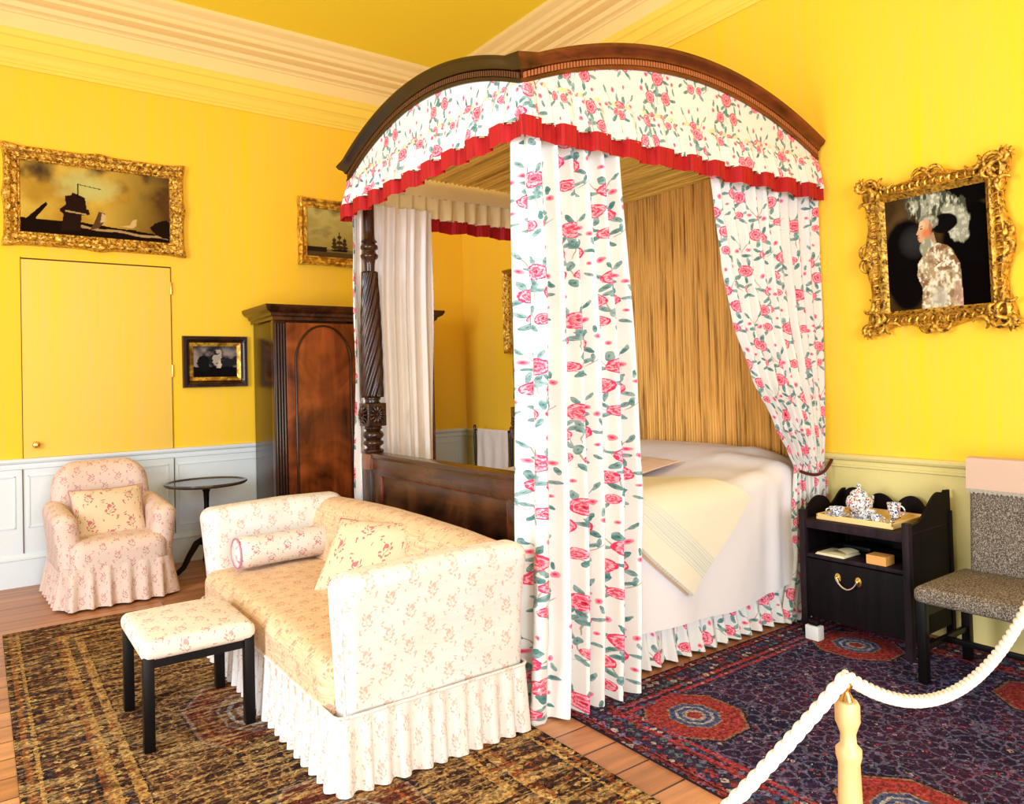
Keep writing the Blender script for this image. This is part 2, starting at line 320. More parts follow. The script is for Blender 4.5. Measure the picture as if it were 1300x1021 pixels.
# ------------------------------------------------------------------ mesh helpers (everything is built in world coordinates)
class MB:
    def __init__(s): s.v = []; s.f = []; s.uv = []; s.mi = []; s.cur = 0; s.cols = None
    def add(s, vs, fs, uvs=None):
        o = len(s.v); s.v += [tuple(map(float, p)) for p in vs]
        for k, f in enumerate(fs):
            s.f.append([i+o for i in f]); s.mi.append(s.cur); s.uv.append(uvs[k] if uvs else None)
        return s
    def box(s, x0, x1, y0, y1, z0, z1, b=0.):
        if b <= 0:
            vs = [(x, y, z) for x in (x0, x1) for y in (y0, y1) for z in (z0, z1)]
            return s.add(vs, [(0,1,3,2), (4,6,7,5), (0,4,5,1), (2,3,7,6), (0,2,6,4), (1,5,7,3)])
        b = min(b, (x1-x0)*.49, (y1-y0)*.49, (z1-z0)*.49)
        bm = bmesh.new(); bmesh.ops.create_cube(bm, size=1)
        for q in bm.verts: q.co = ((x0+x1)/2+q.co.x*(x1-x0), (y0+y1)/2+q.co.y*(y1-y0), (z0+z1)/2+q.co.z*(z1-z0))
        bmesh.ops.bevel(bm, geom=list(bm.edges), offset=b, segments=2, affect='EDGES', profile=.6)
        bm.verts.ensure_lookup_table()
        vs = [tuple(q.co) for q in bm.verts]; fs = [[q.index for q in f.verts] for f in bm.faces]
        bm.free(); return s.add(vs, fs)
    def grid(s, nu, nv, fn, uvfn=None, closeu=False):
        """fn(a, b) with a, b in 0..1"""
        vs = []; 
        for i in range(nu+1):
            for j in range(nv+1): vs.append(fn(i/nu, j/nv))
        fs = []; uvs = []
        for i in range(nu):
            for j in range(nv):
                q = (i*(nv+1)+j, (i+1)*(nv+1)+j, (i+1)*(nv+1)+j+1, i*(nv+1)+j+1); fs.append(q)
                if uvfn: uvs.append([uvfn(a/nu, b/nv) for a, b in ((i, j), (i+1, j), (i+1, j+1), (i, j+1))])
        return s.add(vs, fs, uvs if uvfn else None)
    def prism(s, poly, fn0, fn1):
        """side walls and caps between fn0(p) and fn1(p) of a 2-D outline"""
        n = len(poly); vs = [fn0(p) for p in poly]+[fn1(p) for p in poly]
        fs = [(i, (i+1) % n, (i+1) % n+n, i+n) for i in range(n)]+[list(range(n))[::-1], [i+n for i in range(n)]]
        return s.add(vs, fs)
    def lathe(s, cx, cy, prof, n=20, twist=None, cap=True):
        """prof: list of (r, z)"""
        vs = []; 
        for (r, z) in prof:
            for k in range(n):
                a = 2*PI*k/n; rr = r if not twist else r*twist(a, z)
                vs.append((cx+rr*math.cos(a), cy+rr*math.sin(a), z))
        fs = [(i*n+k, i*n+(k+1) % n, (i+1)*n+(k+1) % n, (i+1)*n+k) for i in range(len(prof)-1) for k in range(n)]
        if cap: fs += [list(range(n))[::-1], [(len(prof)-1)*n+k for k in range(n)]]
        return s.add(vs, fs)
    def tube(s, pts, r, n=8, closed=False):
        pts = [Vector(p) for p in pts]; N = len(pts); vs = []; up = None
        rs = r if isinstance(r, (list, tuple)) else [r]*N
        for i, p in enumerate(pts):
            a = pts[i-1] if (i > 0 or closed) else p; b = pts[(i+1) % N] if (i < N-1 or closed) else p
            d = (b-a).normalized()
            if up is None: up = Vector((0, 0, 1)) if abs(d.z) < .9 else Vector((1, 0, 0))
            x = d.cross(up).normalized(); y = x.cross(d).normalized(); up = y
            for k in range(n):
                t = 2*PI*k/n; vs.append(tuple(p+(x*math.cos(t)+y*math.sin(t))*rs[i]))
        L = N if closed else N-1
        fs = [(i*n+k, i*n+(k+1) % n, ((i+1) % N)*n+(k+1) % n, ((i+1) % N)*n+k) for i in range(L) for k in range(n)]
        if not closed: fs += [list(range(n))[::-1], [(N-1)*n+k for k in range(n)]]
        return s.add(vs, fs)
    def soft(s, x0, x1, y0, y1, z0, z1, r, n=14, fn=None, rot=None):
        """dense rounded cuboid; fn(p, q) deforms, p world point, q in -1..1 cube"""
        c = Vector(((x0+x1)/2, (y0+y1)/2, (z0+z1)/2)); h = Vector(((x1-x0)/2, (y1-y0)/2, (z1-z0)/2))
        r = min(r, h.x, h.y, h.z); idx = {}; vs = []; fs = []
        def put(q):
            k = tuple(round(t, 5) for t in q)
            if k in idx: return idx[k]
            p = Vector((q[0]*h.x, q[1]*h.y, q[2]*h.z))
            inn = Vector([max(-(h[i]-r), min(h[i]-r, p[i])) for i in range(3)])
            d = p-inn
            if d.length > 1e-9:
                # push to sphere radius r
                dd = Vector([d[i]/r for i in range(3)]); mx = max(abs(t) for t in dd)
                p = inn+dd.normalized()*r*mx
            p = p+c
            if fn: p = fn(p, q)
            if rot: p = rot@(Vector(p)-c)+c
            idx[k] = len(vs); vs.append(tuple(p)); return idx[k]
        # non-uniform spacing: denser in the rounded rims
        def ax(hh):
            k = max(3, n//3); e = r/hh if hh > 0 else 1
            a = [-1+e*(1-math.cos(PI/2*i/k)) if False else -1+e*i/k for i in range(k)]
            m_ = [-(1-e)+2*(1-e)*i/n for i in range(n+1)] if e < .999 else [0]
            return a+m_+[-t for t in a[::-1]]
        A = [ax(h.x), ax(h.y), ax(h.z)]
        for d in range(3):
            u, v = (d+1) % 3, (d+2) % 3
            for sg in (-1, 1):
                for i in range(len(A[u])-1):
                    for j in range(len(A[v])-1):
                        q = []
                        for a, b in ((i, j), (i+1, j), (i+1, j+1), (i, j+1)):
                            t = [0, 0, 0]; t[d] = sg; t[u] = A[u][a]; t[v] = A[v][b]; q.append(put(t))
                        fs.append(q if sg > 0 else q[::-1])
        return s.add(vs, fs)
    def build(s, name, mats, parent=None, smooth=True, ang=40, recalc=False):
        base = Vector((0, 0, 0))
        if parent is not None: base = WL[parent.name]
        elif s.v:
            a = np.array(s.v); base = Vector(((a[:,0].min()+a[:,0].max())/2, (a[:,1].min()+a[:,1].max())/2, a[:,2].min()))
        me = bpy.data.meshes.new(name)
        me.from_pydata([(x-base.x, y-base.y, z-base.z) for x, y, z in s.v], [], s.f)
        me.validate()
        for mm in (mats if isinstance(mats, list) else [mats]): me.materials.append(mm)
        if recalc:
            bm = bmesh.new(); bm.from_mesh(me); bmesh.ops.recalc_face_normals(bm, faces=bm.faces); bm.to_mesh(me); bm.free()
        ul = me.uv_layers.new(name='UVMap')
        for p in me.polygons:
            if p.index < len(s.mi): p.material_index = s.mi[p.index]
            uvs = s.uv[p.index] if p.index < len(s.uv) else None
            n = p.normal; a = max(range(3), key=lambda i: abs(n[i]))
            for k, li in enumerate(p.loop_indices):
                if uvs and not recalc: ul.data[li].uv = uvs[k]
                else:
                    c = me.vertices[me.loops[li].vertex_index].co+base
                    ul.data[li].uv = ((c.y, c.z), (c.x, c.z), (c.x, c.y))[a]
        if smooth:
            me.shade_smooth()
            if ang < 180: me.set_sharp_from_angle(angle=math.radians(ang))
        o = bpy.data.objects.new(name, me); C.objects.link(o)
        if parent is not None: o.parent = parent; WL[o.name] = base.copy()
        else: o.location = base; WL[o.name] = base.copy()
        # a child of a mesh that itself sits at `base` needs no offset of its own
        if parent is not None: LOC0.add(o.name)
        return o
WL = {}; LOC0 = set()
def thing(name, label, cat, loc=(0,0,0), group=None):
    o = bpy.data.objects.new(name, None); C.objects.link(o); o.location = loc; WL[o.name] = Vector(loc)
    o.empty_display_size = .1
    return tag(o, label, cat, group)
def tag(o, label, cat, group=None, kind=None):
    o['label'] = label; o['category'] = cat
    if group: o['group'] = group
    if kind: o['kind'] = kind
    return o
def struct(o): o['kind'] = 'structure'; return o
def sm(a, b, x):
    t = max(0, min(1, (x-a)/(b-a))); return t*t*(3-2*t)
def interp(tab, z):
    """tab: rows sorted by falling first value; returns interpolated tail"""
    if z >= tab[0][0]: return tab[0][1:]
    for a, b in zip(tab, tab[1:]):
        if z >= b[0]:
            t = (a[0]-z)/(a[0]-b[0]); t = t*t*(3-2*t)*.5+t*.5
            return [p+(q-p)*t for p, q in zip(a[1:], b[1:])]
    return tab[-1][1:]
def nse(x, y=0, z=0, s=1):
    from mathutils import noise
    return noise.noise(Vector((x*s, y*s, z*s)))
def path_at(P, t):
    """P: 2-D polyline; returns point and unit normal at fraction t of its length"""
    L = [0]
    for a, b in zip(P, P[1:]): L.append(L[-1]+math.dist(a, b))
    d = t*L[-1]
    for i in range(len(P)-1):
        if d <= L[i+1]+1e-9:
            k = (d-L[i])/(L[i+1]-L[i]+1e-12); a, b = P[i], P[i+1]
            tx, ty = (b[0]-a[0]), (b[1]-a[1]); l = math.hypot(tx, ty)
            return a[0]+tx*k, a[1]+ty*k, ty/l, -tx/l, L[-1]
    return P[-1][0], P[-1][1], 0, 0, L[-1]
def smooth_path(P, r=.04, n=5):
    """round the corners of a polyline"""
    out = [P[0]]
    for a, b, c in zip(P, P[1:], P[2:]):
        va = Vector((a[0]-b[0], a[1]-b[1])); vc = Vector((c[0]-b[0], c[1]-b[1]))
        ra = min(r, va.length*.45); rc = min(r, vc.length*.45); va.normalize(); vc.normalize()
        p0 = Vector(b)+va*ra; p1 = Vector(b)+vc*rc
        for i in range(n+1):
            t = i/n; q = p0*(1-t)**2+Vector(b)*2*t*(1-t)+p1*t*t; out.append((q.x, q.y))
    out.append(P[-1]); return out
def wave(k, seed, sharp=1.):
    """irregular pleat profile: k = pleat phase in turns"""
    ph = 2*PI*(k+.28*nse(k*.9, seed, 0)+.1*nse(k*2.3, seed+5, 0))
    return math.sin(ph)+.25*math.sin(2*ph+seed)+.35*nse(k*1.7, seed+9, 0)
def ruffle(mb, path, z0, z1, pleats, amp0, amp1, fullness=1.5, seed=1, nv=6, nper=10, flare=0., sgn=1, zfn=None, vo=0., box=False):
    """gathered strip hanging from z1 (amp1) down to z0 (amp0)"""
    L = path_at(path, 0)[4]; nu = int(pleats*nper)
    def w_(k):
        if not box: return wave(k, seed)
        f = (k+.12*nse(k*.7, seed)) % 1.; return (min(1, max(-1, 5*math.sin(2*PI*f))))
    def fn(a, b):
        x, y, nx, ny, _ = path_at(path, a); z = z1+(z0-z1)*b
        am = amp1+(amp0-amp1)*b
        d = (w_(a*pleats)*am+flare*b)*sgn
        zz = z+(zfn(a) if zfn else 0)*b
        return (x+nx*d, y+ny*d, zz)
    mb.grid(nu, nv, fn, lambda a, b: (a*L*fullness+seed*.37, z1+(z0-z1)*b+vo))
    return mb

# ------------------------------------------------------------------ the room
XL, YF = -6.4, -8.2
ZC = 4.40
def room():
    mb = MB(); mb.box(XL, .15, 0, .15, 0, ZC+.1); struct(mb.build('wall_left', M['wall'], smooth=False))
    mb = MB(); mb.box(0, .15, YF, 0, 0, ZC+.1); struct(mb.build('wall_right', M['wall'], smooth=False))
    mb = MB(); mb.box(XL, 0.15, YF-1, .15, -.08, 0); struct(mb.build('floor', M['floor'], smooth=False))
    mb = MB(); mb.box(XL, 0, YF, 0, ZC, ZC+.1); struct(mb.build('ceiling', M['ceil'], smooth=False))
    # cornice, profile (distance from wall, height)
    def swept(name, prof, mat, d=0.):
        mb = MB(); pts = [(XL, 0), (0, 0), (0, YF)]
        for i in range(len(prof)-1):
            (d0, z0), (d1, z1) = prof[i], prof[i+1]
            mb.add([(XL, -d0, z0), (-d0, -d0, z0), (-d1, -d1, z1), (XL, -d1, z1)], [(0, 1, 2, 3)])
            mb.add([(-d0, -d0, z0), (-d0, YF, z0), (-d1, YF, z1), (-d1, -d1, z1)], [(0, 1, 2, 3)])
        return struct(mb.build(name, mat, smooth=True, ang=25))
    lo = [(0, 3.79), (.012, 3.79), (.012, 3.815), (.02, 3.82), (.02, 3.835), (.032, 3.85), (.045, 3.885), (.065, 3.91), (.075, 3.915), (.075, 3.99), (.09, 4.0), (.10, 4.03), (.10, 4.045)]
    swept('trim_1', lo, M['cornY'])
    hi = [(.10, 4.045), (.085, 4.052), (.085, 4.16), (.10, 4.165), (.10, 4.178), (.115, 4.185), (.14, 4.19), (.155, 4.215), (.155, 4.225), (.20, 4.23), (.235, 4.238), (.24, 4.262), (.30, 4.268), (.31, 4.278), (.31, 4.30), (.335, 4.312), (.355, 4.34), (.40, 4.362), (.41, 4.37), (.41, 4.40)]
    swept('trim_2', hi, M['cornP'])
    # dado: panelling, chair rail, baseboard for both walls
    def run(name, prof, mat, wall):
        mb = MB()
        for (d0, z0), (d1, z1) in zip(prof, prof[1:]):
            if wall == 'l': mb.add([(XL, -d0, z0), (0, -d0, z0), (0, -d1, z1), (XL, -d1, z1)], [(0, 1, 2, 3)])
            else: mb.add([(-d0, 0, z0), (-d0, YF, z0), (-d1, YF, z1), (-d1, 0, z1)], [(0, 1, 2, 3)])
        return struct(mb.build(name, mat, smooth=True, ang=25))
    rail = [(.008, .845), (.02, .85), (.02, .862), (.014, .866), (.014, .885), (.028, .893), (.034, .905), (.034, .918), (.026, .924), (0, .926)]
    base = [(0.018, 0), (.018, .19), (.026, .195), (.026, .205), (.018, .215), (.012, .235), (0.006, .24)]
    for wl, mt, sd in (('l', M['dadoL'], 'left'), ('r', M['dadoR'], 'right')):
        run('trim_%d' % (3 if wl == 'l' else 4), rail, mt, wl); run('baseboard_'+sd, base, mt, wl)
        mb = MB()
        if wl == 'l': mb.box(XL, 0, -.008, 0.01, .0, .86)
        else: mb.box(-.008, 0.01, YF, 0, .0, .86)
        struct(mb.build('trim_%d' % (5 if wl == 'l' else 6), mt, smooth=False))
    # raised panel mouldings of the left dado
    mb = MB()
    for (a, b, z0, z1) in ((-4.75, -3.875, .42, .80), (-3.80, -2.85, .42, .80), (-2.79, -1.95, .30, .80), (-1.8, -.9, .3, .8), (-.65, -.1, .3, .8)):
        for (x0, x1, q0, q1) in ((a, b, z1-.012, z1), (a, b, z0, z0+.012), (a, a+.012, z0, z1), (b-.012, b, z0, z1)):
            mb.box(x0, x1, -.016, -.006, q0, q1, .004)
    struct(mb.build('trim_7', M['dadoL']))
room()

# hidden door papered like the wall
dr = struct(MB().box(-3.825, -2.815, -.010, 0.0, .926, 2.385, .003).build('door_1', M['door']))
mb = MB()
mb.box(-3.829, -3.825, -.0105, 0, .926, 2.40); mb.box(-2.815, -2.811, -.0105, 0, .926, 2.39); mb.box(-3.829, -2.811, -.012, 0, 2.385, 2.394)
mb.box(-3.834, -3.829, -.0195, -.007, .24, .845); mb.box(-2.812, -2.808, -.0195, -.007, .24, .845)
mb.build('door_gap', M['gap'], dr, smooth=False)
def knob(mb, x, z, y0, r):
    prof = [(r*.55, 0), (r*.5, -.01), (r*.35, -.018), (r*.9, -.028), (r, -.038), (r*.8, -.05), (r*.3, -.056)]
    n = 16; vs = [(x+q*math.cos(2*PI*k/n), y0+d, z+q*math.sin(2*PI*k/n)) for q, d in prof for k in range(n)]
    mb.add(vs, [(i*n+k, i*n+(k+1) % n, (i+1)*n+(k+1) % n, (i+1)*n+k) for i in range(len(prof)-1) for k in range(n)]+[[(len(prof)-1)*n+k for k in range(n)]])
mb = MB(); knob(mb, -3.745, 1.02, -.010, .026); mb.build('door_knob', M['brass'], dr, recalc=True)
for z in (2.22, 1.55):
    mb = MB(); mb.lathe(-2.811, -.016, [(.006, z-.05), (.007, z-.045), (.007, z+.045), (.006, z+.05)], 8)
    if z > 2: mb.lathe(-2.811, -.016, [(.009, z-.012), (.009, z+.0)], 8)
    mb.build('hinge', M['brass'], dr)

# ------------------------------------------------------------------ rugs
def rug(name, x0, x1, y0, y1, mat, label, swap=False):
    mb = MB(); W, H = x1-x0, y1-y0
    nx, ny = 60, 90
    def z(a, b): return .010+.0015*nse(a*9, b*12, 3)
    mb.grid(nx, ny, lambda a, b: (x0+a*W, y0+b*H, z(a, b)), lambda a, b: (a*W, b*H))
    pts = [(x0, y0), (x1, y0), (x1, y1), (x0, y1)]
    for (a, b) in zip(pts, pts[1:]+pts[:1]):
        mb.add([(a[0], a[1], 0.001), (b[0], b[1], 0.001), (b[0], b[1], .0105), (a[0], a[1], .0105)], [(0, 1, 2, 3)], [[(0, .0), (.0, .0), (.0, .01), (0, .01)]])
    return tag(mb.build(name, mat, ang=60), label, 'rug')
acc1 = [(.50, .26, .08), (.30, .07, .02), (.62, .40, .16), (.16, .06, .04), (.40, .16, .05), (.05, .04, .06)]
acc2 = [(.20, .18, .34), (.42, .05, .07), (.50, .42, .40), (.07, .10, .26), (.36, .12, .22), (.10, .16, .20), (.30, .05, .05)]
rug('persian_rug', -3.99, -2.30, -4.75, -1.25, m_rug('brown_persian_rug', 1.69, 3.5, (.035, .018, .016), (.09, .035, .02), acc1, [(.30, .09, .03), (.52, .28, .08), (.07, .03, .02)], (.14, .03, .02), (.84, 1.1, .26, .42), .37, .6),
    'brown and orange persian rug under the footstool and sofa, beside the armchair')
rug('persian_rug', -2.12, -.10, -7.1, -4.02, m_rug('navy_persian_rug', 2.02, 3.08, (.018, .018, .055), (.06, .022, .07), acc2, [(.20, .03, .04), (.42, .05, .06), (.045, .03, .07)], (.38, .05, .04), (.39, .86, .20, .22), .215),
    'navy and red persian rug beside the bed, under the bedside commode and tweed chair')

# ------------------------------------------------------------------ paintings
def vnoise(x, y, sc, seed=0, oct=4):
    r = np.zeros_like(x); amp = 1; tot = 0
    for o in range(oct):
        g = np.random.RandomState(seed+o).rand(64, 64); X = x*sc*2**o; Y = y*sc*2**o
        i = np.floor(X).astype(int); j = np.floor(Y).astype(int); fx = X-i; fy = Y-j
        fx = fx*fx*(3-2*fx); fy = fy*fy*(3-2*fy); i %= 64; j %= 64; i1 = (i+1) % 64; j1 = (j+1) % 64
        r += amp*((g[i, j]*(1-fx)+g[i1, j]*fx)*(1-fy)+(g[i, j1]*(1-fx)+g[i1, j1]*fx)*fy); tot += amp; amp *= .5
    return r/tot
def lerp(a, b, t): t = np.clip(t, 0, 1)[..., None]; return np.array(a)*(1-t)+np.array(b)*t
def inpoly(x, y, P):
    c = np.zeros(x.shape, bool)
    for (x0, y0), (x1, y1) in zip(P, P[1:]+P[:1]):
        k = (y0 > y) != (y1 > y)
        c ^= k & (x < (x1-x0)*(y-y0)/(y1-y0+1e-12)+x0)
    return c
def ell(x, y, cx, cy, a, b, deg=0):
    t = math.radians(deg); X = (x-cx)*math.cos(t)+(y-cy)*math.sin(t); Y = -(x-cx)*math.sin(t)+(y-cy)*math.cos(t)
    return (X/a)**2+(Y/b)**2
def put(col, mask, c, a=1.): col[mask] = col[mask]*(1-a)+np.array(c)*a
def seascape(x, y):
    """x, y in 0..1, y up"""
    n = vnoise(x*2, y, 3, 3); n2 = vnoise(x*2, y, 9, 8)
    col = lerp((.46, .25, .03), (.70, .46, .07), (n-.3)*2.2)
    col = lerp(col, (.10, .045, .012), 2.3*(x-.55)*(1.2-.4*y)+(n-.5)*.8)
    col = lerp(col, (.07, .04, .02), (y-.80)*4.5-(n-.45)*3+abs(x-.5)*.9-.3)
    col = lerp(col, (.55, .50, .16), 1-ell(x, y, .42, .72, .26, .26)+(n2-.5))
    sea = y < .20-.10*np.clip((x-.4)*1.6, 0, 1)+.012*(n2-.5)
    put(col, sea, (.012, .006, .004))
    st = (np.abs(y-(.135-.12*(x-.4)+.01*np.sin(x*22))) < .012+.012*n2) & (x > .38); put(col, st, (.50, .30, .12), .85)
    D = (.012, .006, .004)
    put(col, inpoly(x, y, [(.04, .20), (.16, .45), (.17, .41), (.10, .22), (.10, .12), (0, .1), (0, .2)]), D)
    put(col, inpoly(x, y, [(.25, .05), (.38, .08), (.385, .30), (.44, .32), (.435, .39), (.42, .40), (.41, .56), (.36, .60), (.33, .62), (.32, .58), (.28, .56), (.285, .44), (.245, .36), (.25, .33), (.27, .3)]), (.022, .009, .006))
    put(col, inpoly(x, y, [(.28, .335), (.42, .31), (.42, .33), (.28, .36)]), (.45, .28, .1))
    put(col, (np.abs(x-.365) < .004) & (y > .55) & (y < .76), D); put(col, (np.abs(y-(.745-.25*(x-.37))) < .005) & (x > .37) & (x < .52), D)
    put(col, inpoly(x, y, [(.44, .1), (.47, .22), (.50, .38), (.545, .36), (.53, .22), (.50, .14)]), (.10, .05, .02)); put(col, inpoly(x, y, [(.51, .22), (.52, .36), (.55, .34), (.54, .24)]), (.62, .42, .2))
    put(col, inpoly(x, y, [(.64, .19), (.71, .22), (.73, .30), (.76, .32), (.755, .22), (.73, .18)]), (.62, .42, .16)); put(col, inpoly(x, y, [(.66, .15), (.76, .16), (.75, .13), (.68, .13)]), D)
    put(col, ((x-.99)**2*1.2+(y-.20)**2 < .018+(n2-.5)*.03), (.015, .008, .004))
    return col
def small_sea(x, y):
    n = vnoise(x, y, 4, 21); n2 = vnoise(x, y, 12, 28)
    col = lerp((.36, .26, .06), (.55, .46, .16), y*1.2+(n-.5)*1.5); col = lerp(col, (.22, .16, .05), (n-.55)*4)
    put(col, y < .16+.02*n2, (.20, .14, .05)); put(col, (y < .20) & (x < .26+.1*(n2-.5)), (.03, .02, .01)); put(col, (y < .10), (.10, .06, .02))
    ship = inpoly(x, y, [(.30, .17), (.34, .13), (.52, .13), (.56, .18)]); put(col, ship, (.02, .012, .01))
    for cx, h, wd in ((.36, .40, .045), (.43, .50, .055), (.50, .40, .045)):
        put(col, (np.abs(x-cx) < .006) & (y > .15) & (y < h+.04), (.03, .015, .01))
        for q in range(3): put(col, ell(x, y, cx, .22+q*(h-.18)/3, wd*(1-q*.22), .042) < 1+(n2-.5)*.9, (.06, .035, .02))
    put(col, inpoly(x, y, [(.62, .12), (.74, .10), (.73, .13), (.63, .14)]), (.02, .015, .01))
    return col
def moonlit(x, y):
    n = vnoise(x, y, 4, 31); n2 = vnoise(x, y, 11, 38)
    col = lerp((.02, .02, .025), (.30, .24, .22), (n-.38)*3.2); col = lerp(col, (.03, .03, .04), (y-.85)*6)
    put(col, y < .34+(n2-.5)*.12, (.008, .006, .006)); put(col, (ell(x, y, .24, .45, .14, .25) < 1+(n2-.5)*1.6), (.01, .01, .01))
    put(col, ell(x, y, .56, .62, .11, .28) < .9+(n2-.5)*2.4, (.52, .42, .34), .8); put(col, ell(x, y, .60, .42, .05, .12) < 1+(n2-.5)*2, (.60, .48, .38))
    return col
def portrait(x, y):
    n = vnoise(x, y, 3, 41); n2 = vnoise(x, y*1.1, 10, 48); n3 = vnoise(x*2.6, y*.9, 12, 55); n4 = vnoise(x*3, y*3, 12, 60)
    soft = lambda e, w: np.clip((1-e)/w, 0, 1)
    def lay(c, a): col[...] = col*(1-a[..., None])+np.array(c)*a[..., None]
    col = lerp((.045, .025, .008), (.13, .075, .028), (n-.35)*2.5)
    lay((.004, .003, .003), soft(ell(x, y, .20, .42, .25, .42)+(n-.5)*.5, .25)); lay((.003, .0025, .0025), soft(ell(x, y, .88, .42, .34, .52)+(n-.5)*.8, .3))
    lay((.03, .028, .03), soft(ell(x, y, .30, .60, .18, .16), .9)*.8); lay((.004, .003, .003), soft(ell(x, y, .82, .93, .3, .12)+(n2-.5), .4))
    e = ell(x, y, .52, .86, .32, .155, -16)+(n3-.5)*1.6
    lay((.06, .065, .04), soft(e, .15)); lay((.34, .34, .25), soft(e, .2)*np.clip((n3-.46)*9, 0, 1)); lay((.62, .62, .50), soft(e, .2)*np.clip((n4-.52)*9, 0, 1)*np.clip((n3-.48)*8, 0, 1))
    e = ell(x, y, .73, .70, .11, .16, 15)+(n3-.5)*1.7; lay((.30, .30, .22), soft(e, .3)); lay((.5, .5, .4), soft(e, .3)*np.clip((n4-.52)*9, 0, 1))
    lay((.005, .004, .004), soft(ell(x, y, .60, .72, .13, .085)+(n2-.5)*.5, .2))
    e = ell(x, y, .45, .755, .105, .06, -10)+(n4-.5)*.9; lay((.20, .19, .14), soft(e, .25)); lay((.42, .40, .31), soft(e, .3)*np.clip((n4-.48)*8, 0, 1))
    face = inpoly(x, y, [(.365, .765), (.352, .735), (.345, .705), (.335, .685), (.322, .664), (.322, .657), (.336, .650), (.338, .642), (.332, .634), (.338, .626), (.334, .617), (.341, .606), (.345, .594), (.362, .584), (.40, .590), (.44, .62), (.475, .66), (.48, .72), (.45, .765), (.40, .78)])
    f = face*1.
    lay((.62, .34, .18), f); lay((.62, .15, .05), f*soft(ell(x, y, .43, .655, .065, .055), .8)*.8); lay((.74, .48, .28), f*soft(ell(x, y, .37, .735, .05, .05), .8)); lay((.25, .10, .04), f*soft(ell(x, y, .47, .70, .03, .07), .8)*.7)
    lay((.03, .012, .008), soft(ell(x, y, .373, .702, .015, .007, -5), .4)); lay((.10, .04, .015), soft(ell(x, y, .374, .722, .022, .004, 8), .4)*.8); lay((.45, .04, .03), soft(ell(x, y, .343, .627, .010, .006), .4)); lay((.25, .09, .04), soft(ell(x, y, .340, .650, .010, .006), .5)*.7)
    lay((.42, .27, .15), inpoly(x, y, [(.39, .595), (.49, .66), (.53, .52), (.42, .50)])*.9)
    e = ell(x, y, .43, .53, .085, .085, 25)+(n3-.5)*1.2; lay((.28, .28, .18), soft(e, .3)); lay((.62, .62, .48), soft(e, .3)*np.clip((n3-.45)*8, 0, 1))
    B = inpoly(x+.02*(n2-.5), y, [(.34, .0), (.36, .18), (.31, .30), (.32, .40), (.40, .49), (.52, .56), (.62, .53), (.68, .47), (.735, .36), (.745, .0)])*1.
    lay((.40, .29, .16), B); lay((.66, .57, .40), B*np.clip((n3-.47)*8, 0, 1)); lay((.24, .11, .045), B*np.clip((n2-.56)*10, 0, 1)); lay((.76, .72, .56), B*np.clip((n4-.57)*10, 0, 1)); lay((.20, .13, .06), B*np.clip((.42-n4)*10, 0, 1)*.8)
    lay((.46, .44, .38), .6*B*soft(ell(x, y, .52, .09, .09, .10)+(n3-.5)*1.4, .4)); lay((.50, .30, .24), B*(x > .66)*(y < .22)*.5)
    lay((.003, .002, .002), ((x > .742) & (y < .36))*1.)
    return col
def oval_pic(x, y):
    col = lerp((.03, .02, .01), (.10, .06, .02), vnoise(x, y, 3, 71)); E_ = ell(x, y, .5, .5, .46, .46)
    put(col, E_ > 1, (.55, .34, .06)); put(col, (E_ > .92) & (E_ < 1.06), (.02, .01, .01)); put(col, ell(x, y, .5, .62, .12, .15) < 1, (.45, .25, .12)); put(col, (ell(x, y, .5, .2, .28, .28) < 1), (.12, .05, .04))
    return col
def canvas(parent, fn, nu, nv, P, name='canvas'):
    """P(a, b) maps picture coords to the world"""
    vs = [P(i/nu, j/nv) for i in range(nu+1) for j in range(nv+1)]
    mb = MB(); mb.add(vs, [(i*(nv+1)+j, (i+1)*(nv+1)+j, (i+1)*(nv+1)+j+1, i*(nv+1)+j+1) for i in range(nu) for j in range(nv)])
    o = mb.build(name, M['canvas'], parent)
    X, Y = np.meshgrid(np.linspace(0, 1, nu+1), np.linspace(0, 1, nv+1), indexing='ij')
    c = fn(X, Y).reshape(-1, 3); at = o.data.attributes.new('Col', 'FLOAT_COLOR', 'POINT')
    at.data.foreach_set('color', np.concatenate([c, np.ones((len(c), 1))], 1).astype(np.float32).ravel()); return o
def frame_mesh(W, wd, prof, nseg, bump, seed, P, ripple=None):
    """mitred picture frame W=(w,h) outer size; prof (fraction in, depth); P(u, v, d) -> world"""
    mb = MB(); w, h = W; per = []
    cs = [(0, 0), (w, 0), (w, h), (0, h)]
    for k in range(4):
        a, b = cs[k], cs[(k+1) % 4]; n = max(4, int(nseg*math.dist(a, b)))
        for i in range(n): t = i/n; per.append((a[0]+(b[0]-a[0])*t, a[1]+(b[1]-a[1])*t))
    N = len(per); m_ = len(prof); vs = []
    for (x, y) in per:
        cx, cy = w/2, h/2
        fx = (w-2*wd)/w; fy = (h-2*wd)/h
        ix, iy = cx+(x-cx)*fx, cy+(y-cy)*fy
        for j, (f, d) in enumerate(prof):
            px, py = x+(ix-x)*f, y+(iy-y)*f
            e = bump*nse(px*38+seed, py*38, f*4)*(math.sin(PI*f)) if 0 < f < 1 else 0
            o = ripple(x, y, f) if ripple else (0, 0, 0)
            vs.append(P(px+o[0], py+o[1], d+e+o[2]))
    fs = [(i*m_+j, ((i+1) % N)*m_+j, ((i+1) % N)*m_+j+1, i*m_+j+1) for i in range(N) for j in range(m_-1)]
    mb.add(vs, fs); return mb

